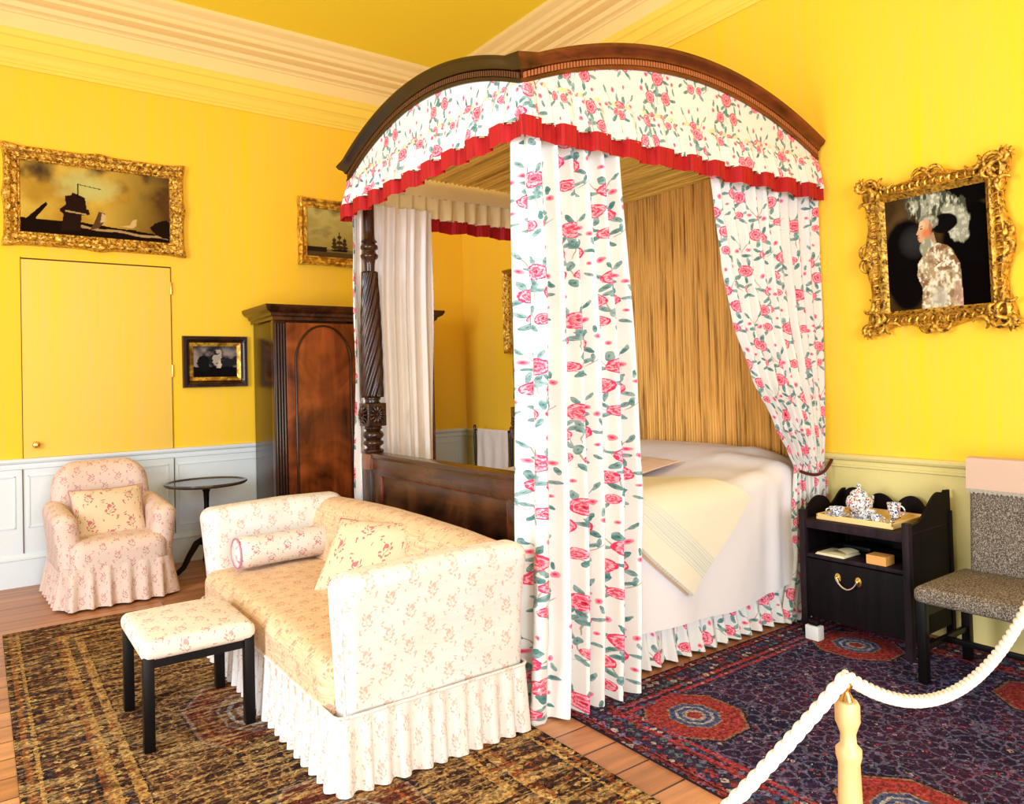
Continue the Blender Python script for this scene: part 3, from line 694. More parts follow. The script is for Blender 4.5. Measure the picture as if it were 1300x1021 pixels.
def painting_left(x0, x1, z0, z1, wd, fn, name, label, mat, prof, seg=90, bump=.012, nu=200, nv=110, swell=0, inner=None, extra=None):
    t = thing(name, label, 'painting', ((x0+x1)/2, 0, z0))
    P = lambda u, v, d: (x0+u, -.002-d, z0+v)
    w, h = x1-x0, z1-z0
    rp = None
    if swell:
        def rp(x, y, f):
            if f > .3: return (0, 0, 0)
            k = 1-f/.3; sx = max(math.exp(-((x-w*q)/.07)**2) for q in (0, .5, 1)); sy = max(math.exp(-((y-h*q)/.06)**2) for q in (0, .5, 1))
            ox = -(1 if x < w/2 else -1)*swell*sy*k if (x < .001 or x > w-.001) else 0
            oy = -(1 if y < h/2 else -1)*swell*sx*k if (y < .001 or y > h-.001) else 0
            return (ox, oy, .008*k*(sx*sy))
    frame_mesh((w, h), wd, prof, seg, bump, x0*7, P, rp).build('frame', mat, t, ang=60)
    if inner:
        a, b = inner; frame_mesh((w-2*a, h-2*a), b-a, [(0, .012), (.2, .03), (.6, .024), (1, .012)], 40, 0, 1, lambda u, v, d: P(u+a, v+a, d)).build('gilt_slip', M['giltS'], t)
    canvas(t, fn, nu, nv, lambda a, b: P(wd*.96+a*(w-1.92*wd), wd*.96+b*(h-1.92*wd), .008))
    return t
baroque = [(0, 0), (0, .03), (.06, .05), (.2, .062), (.38, .055), (.45, .035), (.6, .03), (.72, .036), (.8, .03), (.86, .018), (.93, .02), (1, .008)]
painting_left(-3.925, -2.71, 2.487, 3.215, .103, seascape, 'ship_painting', 'wide gilt framed painting of a dark sailing ship, hanging above the hidden door', M['gilt'], baroque, 100, .022, 240, 130, .014)
painting_left(-1.745, -.86, 2.50, 3.10, .082, small_sea, 'ship_painting', 'small pale seascape in gilt frame half hidden by bed canopy, above the wardrobe', M['giltS'], baroque, 60, .01, 150, 110, .006)
painting_left(-2.735, -2.218, 1.41, 1.835, .085, moonlit, 'landscape_painting', 'small dark moonlit painting in stepped black and gilt frame left of wardrobe', M['mahogD'],
              [(0, 0), (0, .03), (.04, .04), (.16, .04), (.2, .03), (.3, .03), (.34, .042), (.5, .036), (.6, .02), (1, .01)], 30, .0, 110, 90, 0, (.05, .085))
# rococo portrait on the right wall; (u right in photo = -y)
def rococo():
    y0, y1, z0, z1 = -4.305, -5.005, 1.625, 2.425
    w, h = y0-y1, z1-z0; wd = .10
    t = thing('portrait_painting', 'portrait of a lady in profile with feathered hat, carved rococo gilt frame, right wall', 'painting', (0, (y0+y1)/2, z0))
    tilt = .03
    P = lambda u, v, d: (-.004-d-.03*v/h, y0-u, z0+v)
    def rp(x, y, f):
        if f > .4: return (0, 0, 0)
        k = (1-f/.4); ox = oy = 0
        if x < .001 or x > w-.001: s = .020*math.cos(4*PI*y/h); ox = -(s if x < w/2 else -s)*k
        if y < .001 or y > h-.001: s = .020*math.cos(4*PI*x/w); oy = -(s if y < h/2 else -s)*k
        return (ox, oy, 0)
    frame_mesh((w, h), wd, [(0, .0), (0, .025), (.1, .055), (.22, .06), (.32, .03), (.5, .022), (.62, .045), (.72, .05), (.8, .028), (1, .01)], 80, .014, 3, P, rp).build('frame', M['giltD'], t, ang=60)
    # beaded ribs in the hollow
    mb = MB()
    for side in range(4):
        L = (w if side % 2 == 0 else h); n = int(L/.038)
        for i in range(2, n-1):
            a = (i+.5)/n*L; e = wd*.42
            u, v = {0: (a, e), 1: (w-e, a), 2: (a, h-e), 3: (e, a)}[side]
            dx, dv = (.004, .02) if side % 2 == 0 else (.02, .004)
            mb.tube([P(u-dx, v-dv, .028), P(u, v, .044), P(u+dx, v+dv, .028)], .0065, 6)
    mb.build('gadroon', M['giltS'], t, ang=80)
    # C-scrolls, leaves and open loops
    def scroll(mb, u, v, r, a0, a1, th=.011, d=.045):
        n = 14; pts = []; rs = []
        for i in range(n+1):
            q = i/n; a = a0+(a1-a0)*q; rr = r*(1-.35*q); pts.append(P(u+rr*math.cos(a), v+rr*math.sin(a), d)); rs.append(th*(.5+math.sin(PI*q)*.8))
        mb.tube(pts, rs, 7)
        e = pts[-1]; mb.lathe(e[1], e[2], [(.0, 0)]*2, 3) if False else None
    for (cu, cv, su, sv) in ((0, 0, 1, 1), (w, 0, -1, 1), (w, h, -1, -1), (0, h, 1, -1)):
        mb = MB(); fl = lambda a: math.atan2(sv*math.sin(a), su*math.cos(a))
        def sc(u, v, r, a0, a1, th=.011):
            n = 16; pts = []; rs = []
            for i in range(n+1):
                q = i/n; a = a0+(a1-a0)*q; rr = r*(1-.4*q)
                pts.append(P(cu+su*(u+rr*math.cos(a)), cv+sv*(v+rr*math.sin(a)), .048+.012*math.sin(PI*q))); rs.append(th*(.45+math.sin(PI*q)*.8))
            mb.tube(pts, rs, 7)
        sc(.05, .02, .050, PI*.9, PI*2.3, .011); sc(.02, .05, .050, PI*.6, -PI*.8, .012)
        sc(.13, -.005, .045, PI*.1, PI*1.3, .010); sc(-.005, .13, .045, PI*.4, -PI*.8, .010)
        sc(.0, .0, .03, 0, PI*1.8, .012); sc(.07, .07, .03, PI, PI*2.6, .011)
        for k in range(5):
            a = PI*(.95+.15*k); mb.tube([P(cu, cv, .05), P(cu+su*.03*math.cos(a), cv+sv*.03*math.sin(a), .06), P(cu+su*.05*math.cos(a), cv+sv*.05*math.sin(a), .045)], [.012, .010, .003], 6)
        mb.build('corner_scroll', M['giltD'], t, ang=80)
    for (cu, cv, ax) in ((w/2, 0, 'h'), (w/2, h, 'h'), (0, h/2, 'v'), (w, h/2, 'v')):
        mb = MB()
        for sg in (-1, 1):
            pts = []; rs = []
            for i in range(13):
                q = i/12; a = q*PI*1.3; r = .042*(1-.4*q); x = sg*(.035+r*math.cos(a)); y = (r*math.sin(a)-.01)*(1 if (cv > h/2 or cu > w/2) else -1)
                pts.append(P(cu+x, cv+y, .055) if ax == 'h' else P(cu+y, cv+x, .055)); rs.append(.010*(.5+math.sin(PI*q)*.8))
            mb.tube(pts, rs, 7)
        mb.tube([P(cu, cv, .03), P(cu, cv, .06), P(cu, cv, .075)], [.024, .020, .005], 10)
        mb.build('cartouche', M['giltD'], t, ang=80)
    canvas(t, portrait, 170, 200, lambda a, b: P(wd*.97+a*(w-1.94*wd), wd*.97+b*(h-1.94*wd), .010))
rococo()
# gilt oval picture seen through the bed
t = thing('oval_painting', 'gilt framed oval picture on the far wall, half seen through the bed', 'painting', (0, -1.1, 1.65))
P_ = lambda u, v, d: (-.003-d, -.77-u, 1.655+v)
frame_mesh((.68, .795), .075, baroque, 50, .010, 9, P_).build('frame', M['gilt'], t, ang=60)
canvas(t, oval_pic, 90, 100, lambda a, b: P_(.072+a*.536, .072+b*.651, .008))

# ------------------------------------------------------------------ wardrobe
def wardrobe():
    x0, x1, yb, yf, H = -2.175, -.725, -.035, -.60, 1.965
    t = thing('wardrobe', 'tall flame mahogany wardrobe with pointed arch door panels, behind the bed', 'wardrobe', ((x0+x1)/2, (yb+yf)/2, 0))
    MB().box(x0+.01, x1-.01, yf+.02, yb, .10, H-.02, .004).build('body', M['mahogD'], t)
    mb = MB(); mb.box(x0-.012, x1+.012, yf-.012, yb, 0, .10, .006); mb.box(x0, x1, yf-.004, yb, .10, .13, .006); mb.build('plinth', M['mahogD'], t)
    # moulded cornice
    mb = MB(); prof = [(0, 0), (.012, .0), (.012, .025), (.03, .035), (.035, .055), (.07, .075), (.085, .10), (.085, .118), (.0, .12)]
    for (d0, a), (d1, b) in zip(prof, prof[1:]):
        q0 = [(x0-d0, yb), (x0-d0, yf-d0), (x1+d0, yf-d0), (x1+d0, yb)]; q1 = [(x0-d1, yb), (x0-d1, yf-d1), (x1+d1, yf-d1), (x1+d1, yb)]
        for k in range(3): mb.add([(*q0[k], H+a-.03), (*q0[k+1], H+a-.03), (*q1[k+1], H+b-.03), (*q1[k], H+b-.03)], [(0, 1, 2, 3)])
    mb.add([(x0, yb, H+.09), (x1, yb, H+.09), (x1, yf, H+.09), (x0, yf, H+.09)], [(0, 1, 2, 3)]); mb.build('cornice', M['mahogX'], t, ang=30)
    # reeded corner columns
    for cx in (x0+.045, x1-.045):
        mb = MB(); mb.box(cx-.05, cx+.05, yf-.002, yf+.06, .13, H-.03, .003)
        for k in range(4): mb.lathe(cx-.034+k*.0225, yf-.004, [(.0095, .16), (.0095, H-.06)], 8)
        mb.build('pilaster', M['mahogR'] if cx > -1 else M['mahogD'], t)
    a, b = x0+.098, x1-.098; mid = (a+b)/2
    for k, (p, q) in enumerate(((a, mid-.003), (mid+.003, b))):
        d = MB().box(p, q, yf+.002, yf+.025, .15, H-.05, .003).build('door', M['mahog'], t)
        # raised arched panel with bead
        cx = (p+q)/2; hw = (q-p)/2-.075; zs = 1.62; apex = 1.895
        def arch(inset):
            w_ = hw-inset; pts = [(cx-w_, .24+inset), (cx-w_, zs)]
            n = 14
            for i in range(1, n): s_ = i/n; pts.append((cx-w_*(1-s_)**.0*math.cos(s_*PI/2)**1.0 if False else cx-w_*math.cos(s_*PI/2)**.85, zs+(apex-inset*1.3-zs)*math.sin(s_*PI/2)**1.15*(.90+.10*s_)))
            pts.append((cx, apex-inset*1.2)); left = pts[:]
            for x, z in left[-2::-1]: pts.append((2*cx-x, z))
            return pts
        mb = MB(); P0 = arch(0); mb.tube([(x, yf-.001, z) for x, z in P0], .009, 8, closed=True); mb.build('bead', M['mahogD'], d)
        mb = MB(); P1 = arch(.02); mb.prism(P1, lambda s_: (s_[0], yf+.003, s_[1]), lambda s_: (s_[0], yf-.003, s_[1])); mb.build('panel', M['mahog'], d, ang=30, recalc=True)
        mb = MB(); knob(mb, (q-.03) if k == 0 else (p+.03), 1.0, yf+.002, .012); mb.build('knob', M['brass'], d, recalc=True)
wardrobe()

# ------------------------------------------------------------------ pedestal table
def pedestal():
    cx, cy, zt = -2.665, -.42, .675
    t = thing('pedestal_table', 'small round black tripod table with tilted dished top beside the wardrobe', 'table', (cx, cy, 0))
    MB().lathe(cx, cy, [(.001, zt-.026), (.24, zt-.026), (.292, zt-.016), (.302, zt-.004), (.298, zt+.008), (.285, zt+.008), (.28, zt), (.001, zt)], 48, cap=False).build('tabletop', m_plain('dark_polished_top', (.05, .035, .035), .15, 0, .8), t)
    prof = [(.05, .20), (.045, .22), (.022, .24), (.03, .27), (.046, .33), (.04, .38), (.022, .42), (.018, .5), (.022, .60), (.03, .615), (.03, .63), (.09, .636), (.09, zt-.026)]
    MB().lathe(cx, cy, prof, 20).build('column', M['black'], t)
    for k in range(3):
        a = math.radians(200+k*120); pts = [(cx+r*math.cos(a), cy+r*math.sin(a), z) for r, z in ((.03, .24), (.09, .22), (.15, .14), (.20, .06), (.25, .028), (.29, .022))]
        MB().tube(pts, [.026, .026, .022, .02, .02, .022], 8).build('leg', M['black'], t)
pedestal()

# ------------------------------------------------------------------ cushions
def pillow(w, h, th, n=26, pinch=.10, mat=None, name='cushion', label='', cat='cushion', loc=(0,0,0), rot=(0,0,0), pipe=None, dent=0., seed=0, piper=.006, uvs=1.):
    """w x h pillow in its local xy plane, thickness along z"""
    R = Euler(rot, 'XYZ').to_matrix(); L = Vector(loc)
    def P(u, v, s):
        x, y = u*w/2, v*h/2
        k = 1-pinch*(1-(1-abs(u))**.0); 
        x *= 1-pinch*(1-abs(v)**2)*abs(u)**3*.8; y *= 1-pinch*(1-abs(u)**2)*abs(v)**3*.8
        z = th/2*(max(0, (1-abs(u)**2.6))*max(0, (1-abs(v)**2.6)))**.5
        z -= dent*math.exp(-(u*u*3+v*v*1.5))*s*.5 if s > 0 else 0
        z += .006*nse(u*3+seed, v*3, s)
        return L+R@Vector((x, y, s*z))
    mb = MB()
    f = lambda t: math.sin(PI/2*(2*t-1))
    for s in (1, -1):
        mb.grid(n, n, (lambda a, b, s=s: P(f(a), f(b), s)) if s > 0 else (lambda a, b, s=s: P(f(1-a), f(b), s)), lambda a, b: ((a-.5)*w*uvs+seed, (b-.5)*h*uvs))
    ob = mb.build(name, mat, ang=180); tag(ob, label, cat)
    edge = [(-1+2*i/16, -1) for i in range(16)]+[(1, -1+2*i/16) for i in range(16)]+[(1-2*i/16, 1) for i in range(16)]+[(-1, 1-2*i/16) for i in range(16)]
    MB().tube([P(u, v, 0) for u, v in edge], piper, 6, closed=True).build('piping', pipe, ob)
    return ob

# ------------------------------------------------------------------ armchair
def armchair():
    cx, cy = -3.36, -.62
    t = thing('armchair', 'small skirted armchair in pink sprigged cover against the white dado', 'armchair', (cx, cy, 0))
    A = math.radians(3)
    def T(p):
        x, y = p[0]-cx, p[1]-cy; return Vector((cx+x*math.cos(A)-y*math.sin(A), cy+x*math.sin(A)+y*math.cos(A), p[2]))
    # back: rounded top, slightly raked
    def bf(p, q):
        hz = max(0, (p.z-.60)/.30); k = 1-.16*hz**3
        x = cx+(p.x-cx)*k*(1+.0); z = p.z-.05*max(0, abs(p.x-cx)/.31-.5)**2*hz*4*.5
        y = p.y+.10*(p.z-.3)-.05*(abs(p.x-cx)/.3)**2*.6; return T((x, y, z))
    MB().soft(cx-.315, cx+.315, -.47, -.26, .18, .905, .105, 18, bf).build('backrest', M['sprigW'], t, ang=180)
    def sf(p, q): return T((p.x, p.y+.0, p.z+.02*(1-q[0]**2)*(1-q[1]**2)))
    MB().soft(cx-.285, cx+.298, -1.00, -.36, .16, .425, .075, 14, sf).build('seat', M['sprigW'], t, ang=180)
    for s in (-1, 1):
        def af(p, q, s=s):
            ax = cx+s*.272; k = (p.z-.3)/.3; yk = (p.y+1.0)/.7
            z = p.z+.06*yk*max(0, k)-(.0)
            x = ax+(p.x-ax)*(1+.10*max(0, k))+s*.03*max(0, k); return T((x, p.y, z))
        MB().soft(cx+s*.272-.068, cx+s*.272+.068, -.93 if s < 0 else -.96, -.33, .2, .60, .07, 12, af).build('armrest', M['sprigW'], t, ang=180)
    # skirt
    P0 = [(cx-.325, -.26), (cx-.325, -.93), (cx-.28, -1.0), (cx+.29, -1.0), (cx+.335, -.93), (cx+.33, -.26)]
    P0 = smooth_path([tuple(T((*p, 0)))[:2] for p in P0], .06)
    ruffle(MB(), P0, .015, .27, 20, .020, .003, 1.4, 4, 8, 10, .03).build('skirt', M['sprigW'], t, ang=180)
    MB().soft(cx-.29, cx+.30, -.96, -.3, .05, .28, .04, 4, lambda p, q: T(p)).build('frame', M['sprigW'], t)
armchair()
pillow(.46, .36, .17, mat=M['sprigC'], label='sprigged scatter cushion with mauve piping propped upright in the armchair', loc=(-3.365, -.665, .56), rot=(math.radians(68), 0, math.radians(4)), pipe=M['pipeM'], seed=.3)

# ------------------------------------------------------------------ sofa
SX0, SX1, SY0, SY1 = -3.09, -2.33, -4.075, -2.17
def sofa():
    t = thing('sofa', 'low sofa in loose sprigged cover with gathered skirt at bed foot', 'sofa', ((SX0+SX1)/2, (SY0+SY1)/2, 0))
    # seat with a soft crown
    def sf(p, q): 
        return Vector((p.x, p.y, p.z+.025*(1-q[0]**2)*(1-q[1]**4)+.004*nse(p.x*9, p.y*5, 1)))
    MB().soft(SX0-.035, SX1-.06, SY0+.10, SY1-.07, .17, .425, .065, 24, sf).build('seat', M['sprigS'], t, ang=180)
    def bf(p, q):
        k = max(0, (p.z-.35)/.38); z = p.z+.03*k*(math.cos((p.y-(SY0+SY1)/2)/.97*PI/2))
        return Vector((p.x+.05*k*k-.03*(1-k)+.006*nse(p.y*7, p.z*6, 0), p.y, z))
    MB().soft(SX1-.21, SX1-.015, SY0+.06, SY1-.05, .2, .735, .085, 26, bf).build('backrest', M['sprigS'], t, ang=180)
    for s, y0, y1 in ((-1, SY0, SY0+.155), (1, SY1-.155, SY1)):
        yc = (y0+y1)/2
        def af(p, q, s=s, yc=yc):
            k = max(0, (p.z-.25)/.45); rx = (p.x-SX0)/(SX1-SX0)
            y = yc+(p.y-yc)*(.75+.38*k**2)+s*.035*k**2
            z = p.z+.012*rx*k+.01*k*math.sin(rx*PI)
            return Vector((p.x-.03*k*(1-rx)**2, y+.005*nse(p.x*6, p.z*6, s)+.014*nse(p.x*3.2+p.z*2.2, p.z*4.5-p.x*2, s+3)*(1-abs(q[0])*.5), z))
        MB().soft(SX0, SX1+.01, y0, y1, .18, .745, .060, 22, af).build('armrest', M['sprig'], t, ang=180)
    # piping down the near arm front edge
    MB().tube([(SX0-.028, SY0-.035, .66), (SX0-.018, SY0-.01, .5), (SX0-.004, SY0+.012, .3), (SX0-.002, SY0+.014, .2)], .005, 6).build('piping', M['sprig'], t)
    MB().soft(SX0+.02, SX1-.02, SY0+.03, SY1-.03, .05, .26, .03, 4).build('frame', M['sprigS'], t)
    P0 = smooth_path([(SX1+.0, SY1+.0), (SX0-.037, SY1-.03), (SX0-.037, SY0-.0), (SX1+.015, SY0-.0), (SX1+.01, SY1-.05)], .05)
    ruffle(MB(), P0, .014, .27, 70, .016, .003, 1.7, 2, 10, 9, .012).build('skirt', M['sprig'], t, ang=180)
    MB().tube([(x, y, .27) for x, y in P0], .006, 6).build('skirt_seam', M['sprig'], t)
sofa()
# bolster against the far arm
def bolster():
    yb, zb, r = -2.475, .535, .088; x0, x1 = -3.02, -2.47; n = 24; mb = MB()
    prof = [(.0, x0), (.05, x0+.002), (.078, x0+.012), (r, x0+.04)]+[(r*(1-.04*math.sin(PI*i/8)), x0+.04+(x1-x0-.08)*i/8) for i in range(1, 8)]+[(r, x1-.04), (.078, x1-.012), (.05, x1-.002), (0, x1)]
    vs = [(x, yb+q*1.08*math.cos(2*PI*k/n)+.06*(x-x0), zb+q*math.sin(2*PI*k/n)*.95+.004*nse(x*12, k)) for q, x in prof for k in range(n)]
    fs = [(i*n+k, i*n+(k+1) % n, (i+1)*n+(k+1) % n, (i+1)*n+k) for i in range(len(prof)-1) for k in range(n)]
    uv = [[(prof[i][1], k*.024), (prof[i][1], (k+1)*.024), (prof[i+1][1], (k+1)*.024), (prof[i+1][1], k*.024)] for i in range(len(prof)-1) for k in range(n)]
    mb.add(vs, fs, uv); o = mb.build('bolster_cushion', M['sprigB'], ang=180); tag(o, 'round bolster cushion lying along the far arm of the sofa', 'cushion')
    for xx in (x0+.012, x1-.012):
        MB().tube([(xx, yb+.08*1.08*math.cos(2*PI*k/n)+.06*(xx-x0), zb+.08*.95*math.sin(2*PI*k/n)) for k in range(n)], .005, 6, closed=True).build('piping', M['pipeM'], o)
bolster()
pillow(.50, .38, .18, mat=M['sprigC'], label='square sprigged cushion with red piping leaning on the sofa back', loc=(-2.60, -3.24, .585), rot=(math.radians(52), 0, math.radians(-58)), pipe=M['pipe'], seed=.9)

# ------------------------------------------------------------------ footstool
def stool():
    x0, x1, y0, y1 = -3.60, -3.165, -3.33, -2.81; zb, zt = .355, .43
    t = thing('footstool', 'oblong footstool with sprigged padded top and dark straight legs before the sofa', 'stool', ((x0+x1)/2, (y0+y1)/2, 0))
    def f(p, q): return Vector((p.x, p.y, p.z+.02*(1-q[0]**2)*(1-q[1]**2) if q[2] > 0 else p.z))
    MB().soft(x0, x1, y0, y1, zb, zt, .032, 12, f).build('seat', M['sprigT'], t, ang=180)
    for lx in (x0+.028, x1-.028):
        for ly in (y0+.028, y1-.028): MB().box(lx-.02, lx+.02, ly-.02, ly+.02, .0115, zb+.02, .003).build('leg', M['black'], t)
    for ya in (y0+.02, y1-.03): MB().box(x0+.03, x1-.03, ya, ya+.01, zb-.03, zb+.01).build('apron', M['black'], t)
stool()

# ------------------------------------------------------------------ the four poster bed
BX0, BX1, BYN, BYF = -2.22, -.02, -4.0, -2.22       # canopy footprint
YM = (BYN+BYF)/2
bed = thing('four_poster_bed', 'mahogany four poster bed with arched canopy, rose chintz valance and red fringe', 'bed', ((BX0+BX1)/2, YM, 0))
def zside(x): u = (x+1.10)/1.12; return 3.005-.25*u*u       # top of the long cornice
def zfoot(y): u = (y-YM)/((BYF-BYN)/2); return 2.955-.20*u*u
def canopy():
    cor = [(0, -.105), (.012, -.105), (.014, -.088), (.006, -.085), (.006, -.058), (.02, -.052), (.028, -.035), (.05, -.022), (.06, -.006), (.06, 0), (-.03, 0), (-.03, -.10), (0, -.105)]
    def sweep(pts, outer, mat, name, dent_r):
        """pts: [(x, y, z)], outer: unit outward xy, mitre at ends given by pts shifting"""
        mb = MB(); m_ = len(cor); vs = []
        for i, (x, y, z) in enumerate(pts):
            for (d, h) in cor:
                ex = ey = 0
                if i == 0 and name == 's': ex = -d
                if i == 0 and name == 'f': ey = -d
                if i == 0 and name == 'n': ex = -d
                if i == len(pts)-1 and name == 'f': ey = d
                vs.append((x+outer[0]*d+ex, y+outer[1]*d+ey, z+h))
        mb.add(vs, [(i*m_+j, (i+1)*m_+j, (i+1)*m_+j+1, i*m_+j+1) for i in range(len(pts)-1) for j in range(m_-1)])
        ob = mb.build('canopy_cornice', mat, bed, ang=35, recalc=True)
        # dentil / reed row
        mb = MB(); L = len(pts); n = dent_r
        for k in range(n):
            t_ = (k+.5)/n*(L-1); i = int(t_); f = t_-i; a, b = Vector(pts[i]), Vector(pts[min(i+1, L-1)]); p = a.lerp(b, f); d = (b-a).normalized()
            o = Vector((outer[0], outer[1], 0)); c = p+o*.010+Vector((0, 0, -.071)); hw = .0055; up = Vector((0, 0, .0125))
            vs = [c+d*sx*hw+up*sz+o*so for sx in (-1, 1) for sz in (-1, 1) for so in (-.006, .007)]
            mb.add(vs, [(0,1,3,2), (4,6,7,5), (0,4,5,1), (2,3,7,6), (0,2,6,4), (1,5,7,3)])
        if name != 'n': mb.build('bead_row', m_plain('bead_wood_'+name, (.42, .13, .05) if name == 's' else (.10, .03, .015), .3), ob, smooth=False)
    N = 48
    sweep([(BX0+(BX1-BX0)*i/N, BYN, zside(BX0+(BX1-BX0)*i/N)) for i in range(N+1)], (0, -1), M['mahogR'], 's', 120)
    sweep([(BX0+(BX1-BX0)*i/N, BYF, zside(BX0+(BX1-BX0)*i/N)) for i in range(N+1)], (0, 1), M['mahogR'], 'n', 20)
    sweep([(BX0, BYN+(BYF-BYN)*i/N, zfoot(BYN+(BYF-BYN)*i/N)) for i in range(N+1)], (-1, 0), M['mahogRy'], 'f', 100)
    # flat upper panels of the valance following the arch
    ZH = 2.625
    def panel(P, zf, uvo, mat, name='valance_panel'):
        mb = MB(); n = 40
        def fn(a, b):
            x, y = P(a); zt = zf(x, y)-.09; return (x, y, ZH+(zt-ZH)*b)
        L = math.dist(P(0), P(1))
        mb.grid(n, 4, fn, lambda a, b: (a*L*1.02+uvo, fn(a, b)[2])); return mb.build(name, mat, bed)
    panel(lambda a: (BX0+(BX1-BX0)*a, BYN-.004), lambda x, y: zside(x), .1, M['chintz'])
    panel(lambda a: (BX0-.004, BYF+(BYN-BYF)*a), lambda x, y: zfoot(y), .9, M['chintz'])
    panel(lambda a: (BX0+(BX1-BX0)*a, BYF+.004), lambda x, y: zside(x), .5, M['chintz'])
    panel(lambda a: (BX0+(BX1-BX0)*a, BYN+.010), lambda x, y: zside(x), .1, M['liningY'], 'valance_lining')
    panel(lambda a: (BX0+(BX1-BX0)*a, BYF-.010), lambda x, y: zside(x), .1, M['liningY'], 'valance_lining')
    panel(lambda a: (BX0+.010, BYF+(BYN-BYF)*a), lambda x, y: zfoot(y), .1, M['liningY'], 'valance_lining')
    # gathered frill with heading, and box pleated red fringe beneath it
    path = smooth_path([(BX1, BYF+.012), (BX0-.012, BYF+.012), (BX0-.012, BYN-.012), (BX1, BYN-.012)], .02)
    sag = lambda a: .008*math.sin(a*40)
    fr = MB(); ruffle(fr, path, 2.49, 2.655, 62, .020, .006, 1.5, 3, 10, 10, .03, vo=.03); f = fr.build('valance_frill', M['chintz'], bed, ang=180)
    inn = MB(); ruffle(inn, path, 2.49, 2.68, 62, .020, .005, 1.5, 3, 8, 10, .02, vo=.03)
    inn.v = [(x+(.012 if abs(x-BX0) < .07 else 0), y+(.012 if y < YM else -.012), z) for x, y, z in inn.v]; inn.build('frill_lining', M['liningY'], bed, ang=180)
    g = MB(); ruffle(g, smooth_path([(BX1, BYF+.044), (BX0-.044, BYF+.044), (BX0-.044, BYN-.044), (BX1, BYN-.044)], .02), 2.412, 2.498, 31, .017, .019, 1.5, 5, 3, 20, .0, box=True, zfn=lambda a: .005*math.sin(a*190)+.004*math.sin(a*71))
    g.v = [(x, y, z) for x, y, z in g.v]
    # push out to the frill's flare
    def out(p):
        x, y, z = p
        if abs(y-BYN) < .06: y -= .032
        elif abs(y-BYF) < .06: y += .032
        if abs(x-BX0) < .06: x -= .032
        return (x, y, z)
    g.build('fringe', M['fringe'], bed, ang=50)
    # tester ceiling and head hanging
    mb = MB(); nx, ny = 260, 4
    mb.grid(nx, ny, lambda a, b: (BX0+.06+(BX1-BX0-.08)*a, BYN+.04+(BYF-BYN-.08)*b, 2.735+.012*wave(a*62, 3)), lambda a, b: (a*2.2*1.6, b*1.8)); mb.build('tester_ceiling', M['pleatC'], bed, ang=180)
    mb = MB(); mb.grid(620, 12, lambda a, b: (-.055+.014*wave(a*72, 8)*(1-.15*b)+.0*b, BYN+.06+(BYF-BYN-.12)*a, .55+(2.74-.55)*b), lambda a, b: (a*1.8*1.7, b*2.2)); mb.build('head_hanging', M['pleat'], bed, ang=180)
    mb = MB(); mb.tube([(-.03, BYN+.05, 2.76), (-.03, BYF-.05, 2.76)], .012, 8); mb.build('head_rod', M['mahogD'], bed)
canopy()
def post(px, py):
    lean = .02
    mb = MB(); mb.box(px-.052, px+.052, py-.052, py+.052, 0, .93, .006)
    p = mb.build('post', M['mahogD'], bed)
    mb = MB(); mb.box(px-.055, px+.055, py-.055, py+.055, .885, .978, .004); mb.build('post_plinth', m_wood('worn_mahogany', (.10, .03, .015), (.32, .12, .06)), p)
    prof = [(.045, .975), (.062, .985), (.062, 1.0), (.04, 1.012), (.042, 1.02), (.062, 1.035), (.062, 1.05), (.045, 1.062), (.058, 1.075), (.066, 1.09), (.058, 1.108), (.042, 1.118), (.056, 1.13), (.05, 1.145)]
    mb = MB(); mb.lathe(px, py, prof, 24); mb.build('turned_rings', M['mahogD'], p, ang=60)
    # carved paterae block
    b = .061; mb = MB(); mb.box(px-b, px+b, py-b, py+b, 1.145, 1.285, .005)
    for (ax, sg) in (('x', -1), ('y', -1)):
        for k in range(12):
            a = 2*PI*k/12; r0, r1 = .012, .052
            pts = []
            for r, d in ((r0, .006), ((r0+r1)/2, .012), (r1, .004)):
                u, v = r*math.cos(a), 1.215+r*math.sin(a)*1.1
                pts.append((px-b-d, py+u, v) if ax == 'x' else (px+u, py-b-d, v))
            mb.tube(pts, [.004, .010, .003], 6)
    mb.build('carved_block', M['mahogD'], p, ang=60)
    prof = [(.05, 1.285), (.04, 1.295), (.05, 1.31), (.05, 1.32)]; n = 60
    zs = [1.32+(2.09-1.32)*i/n for i in range(n+1)]
    r_ = lambda z: .062-.018*(z-1.32)/.77+.006*math.sin(PI*(z-1.32)/.77)
    mb = MB(); mb.lathe(px, py, prof, 24)
    mb.lathe(px, py, [(r_(z), z) for z in zs], 80, twist=lambda a, z: 1+.13*math.cos(10*(a-5.2*(z-1.32))))
    mb.build('twisted_shaft', M['mahogD'], p, ang=180)
    prof = [(.03, 2.09), (.032, 2.13), (.036, 2.16), (.052, 2.175), (.055, 2.19), (.04, 2.205), (.038, 2.22), (.054, 2.232), (.052, 2.25), (.036, 2.262), (.05, 2.275), (.036, 2.29), (.034, 2.34), (.036, 2.76)]
    mb = MB(); mb.lathe(px, py, prof, 24); mb.build('capital', M['mahogD'], p, ang=60)
PX, PYF, PYN = -2.135, -2.30, -3.885
post(PX, PYF); post(PX, PYN)
for py in (BYN+.12, BYF-.12): MB().box(-.14, -.08, py-.035, py+.035, 0, 2.74, .004).build('head_post', M['mahogD'], bed)
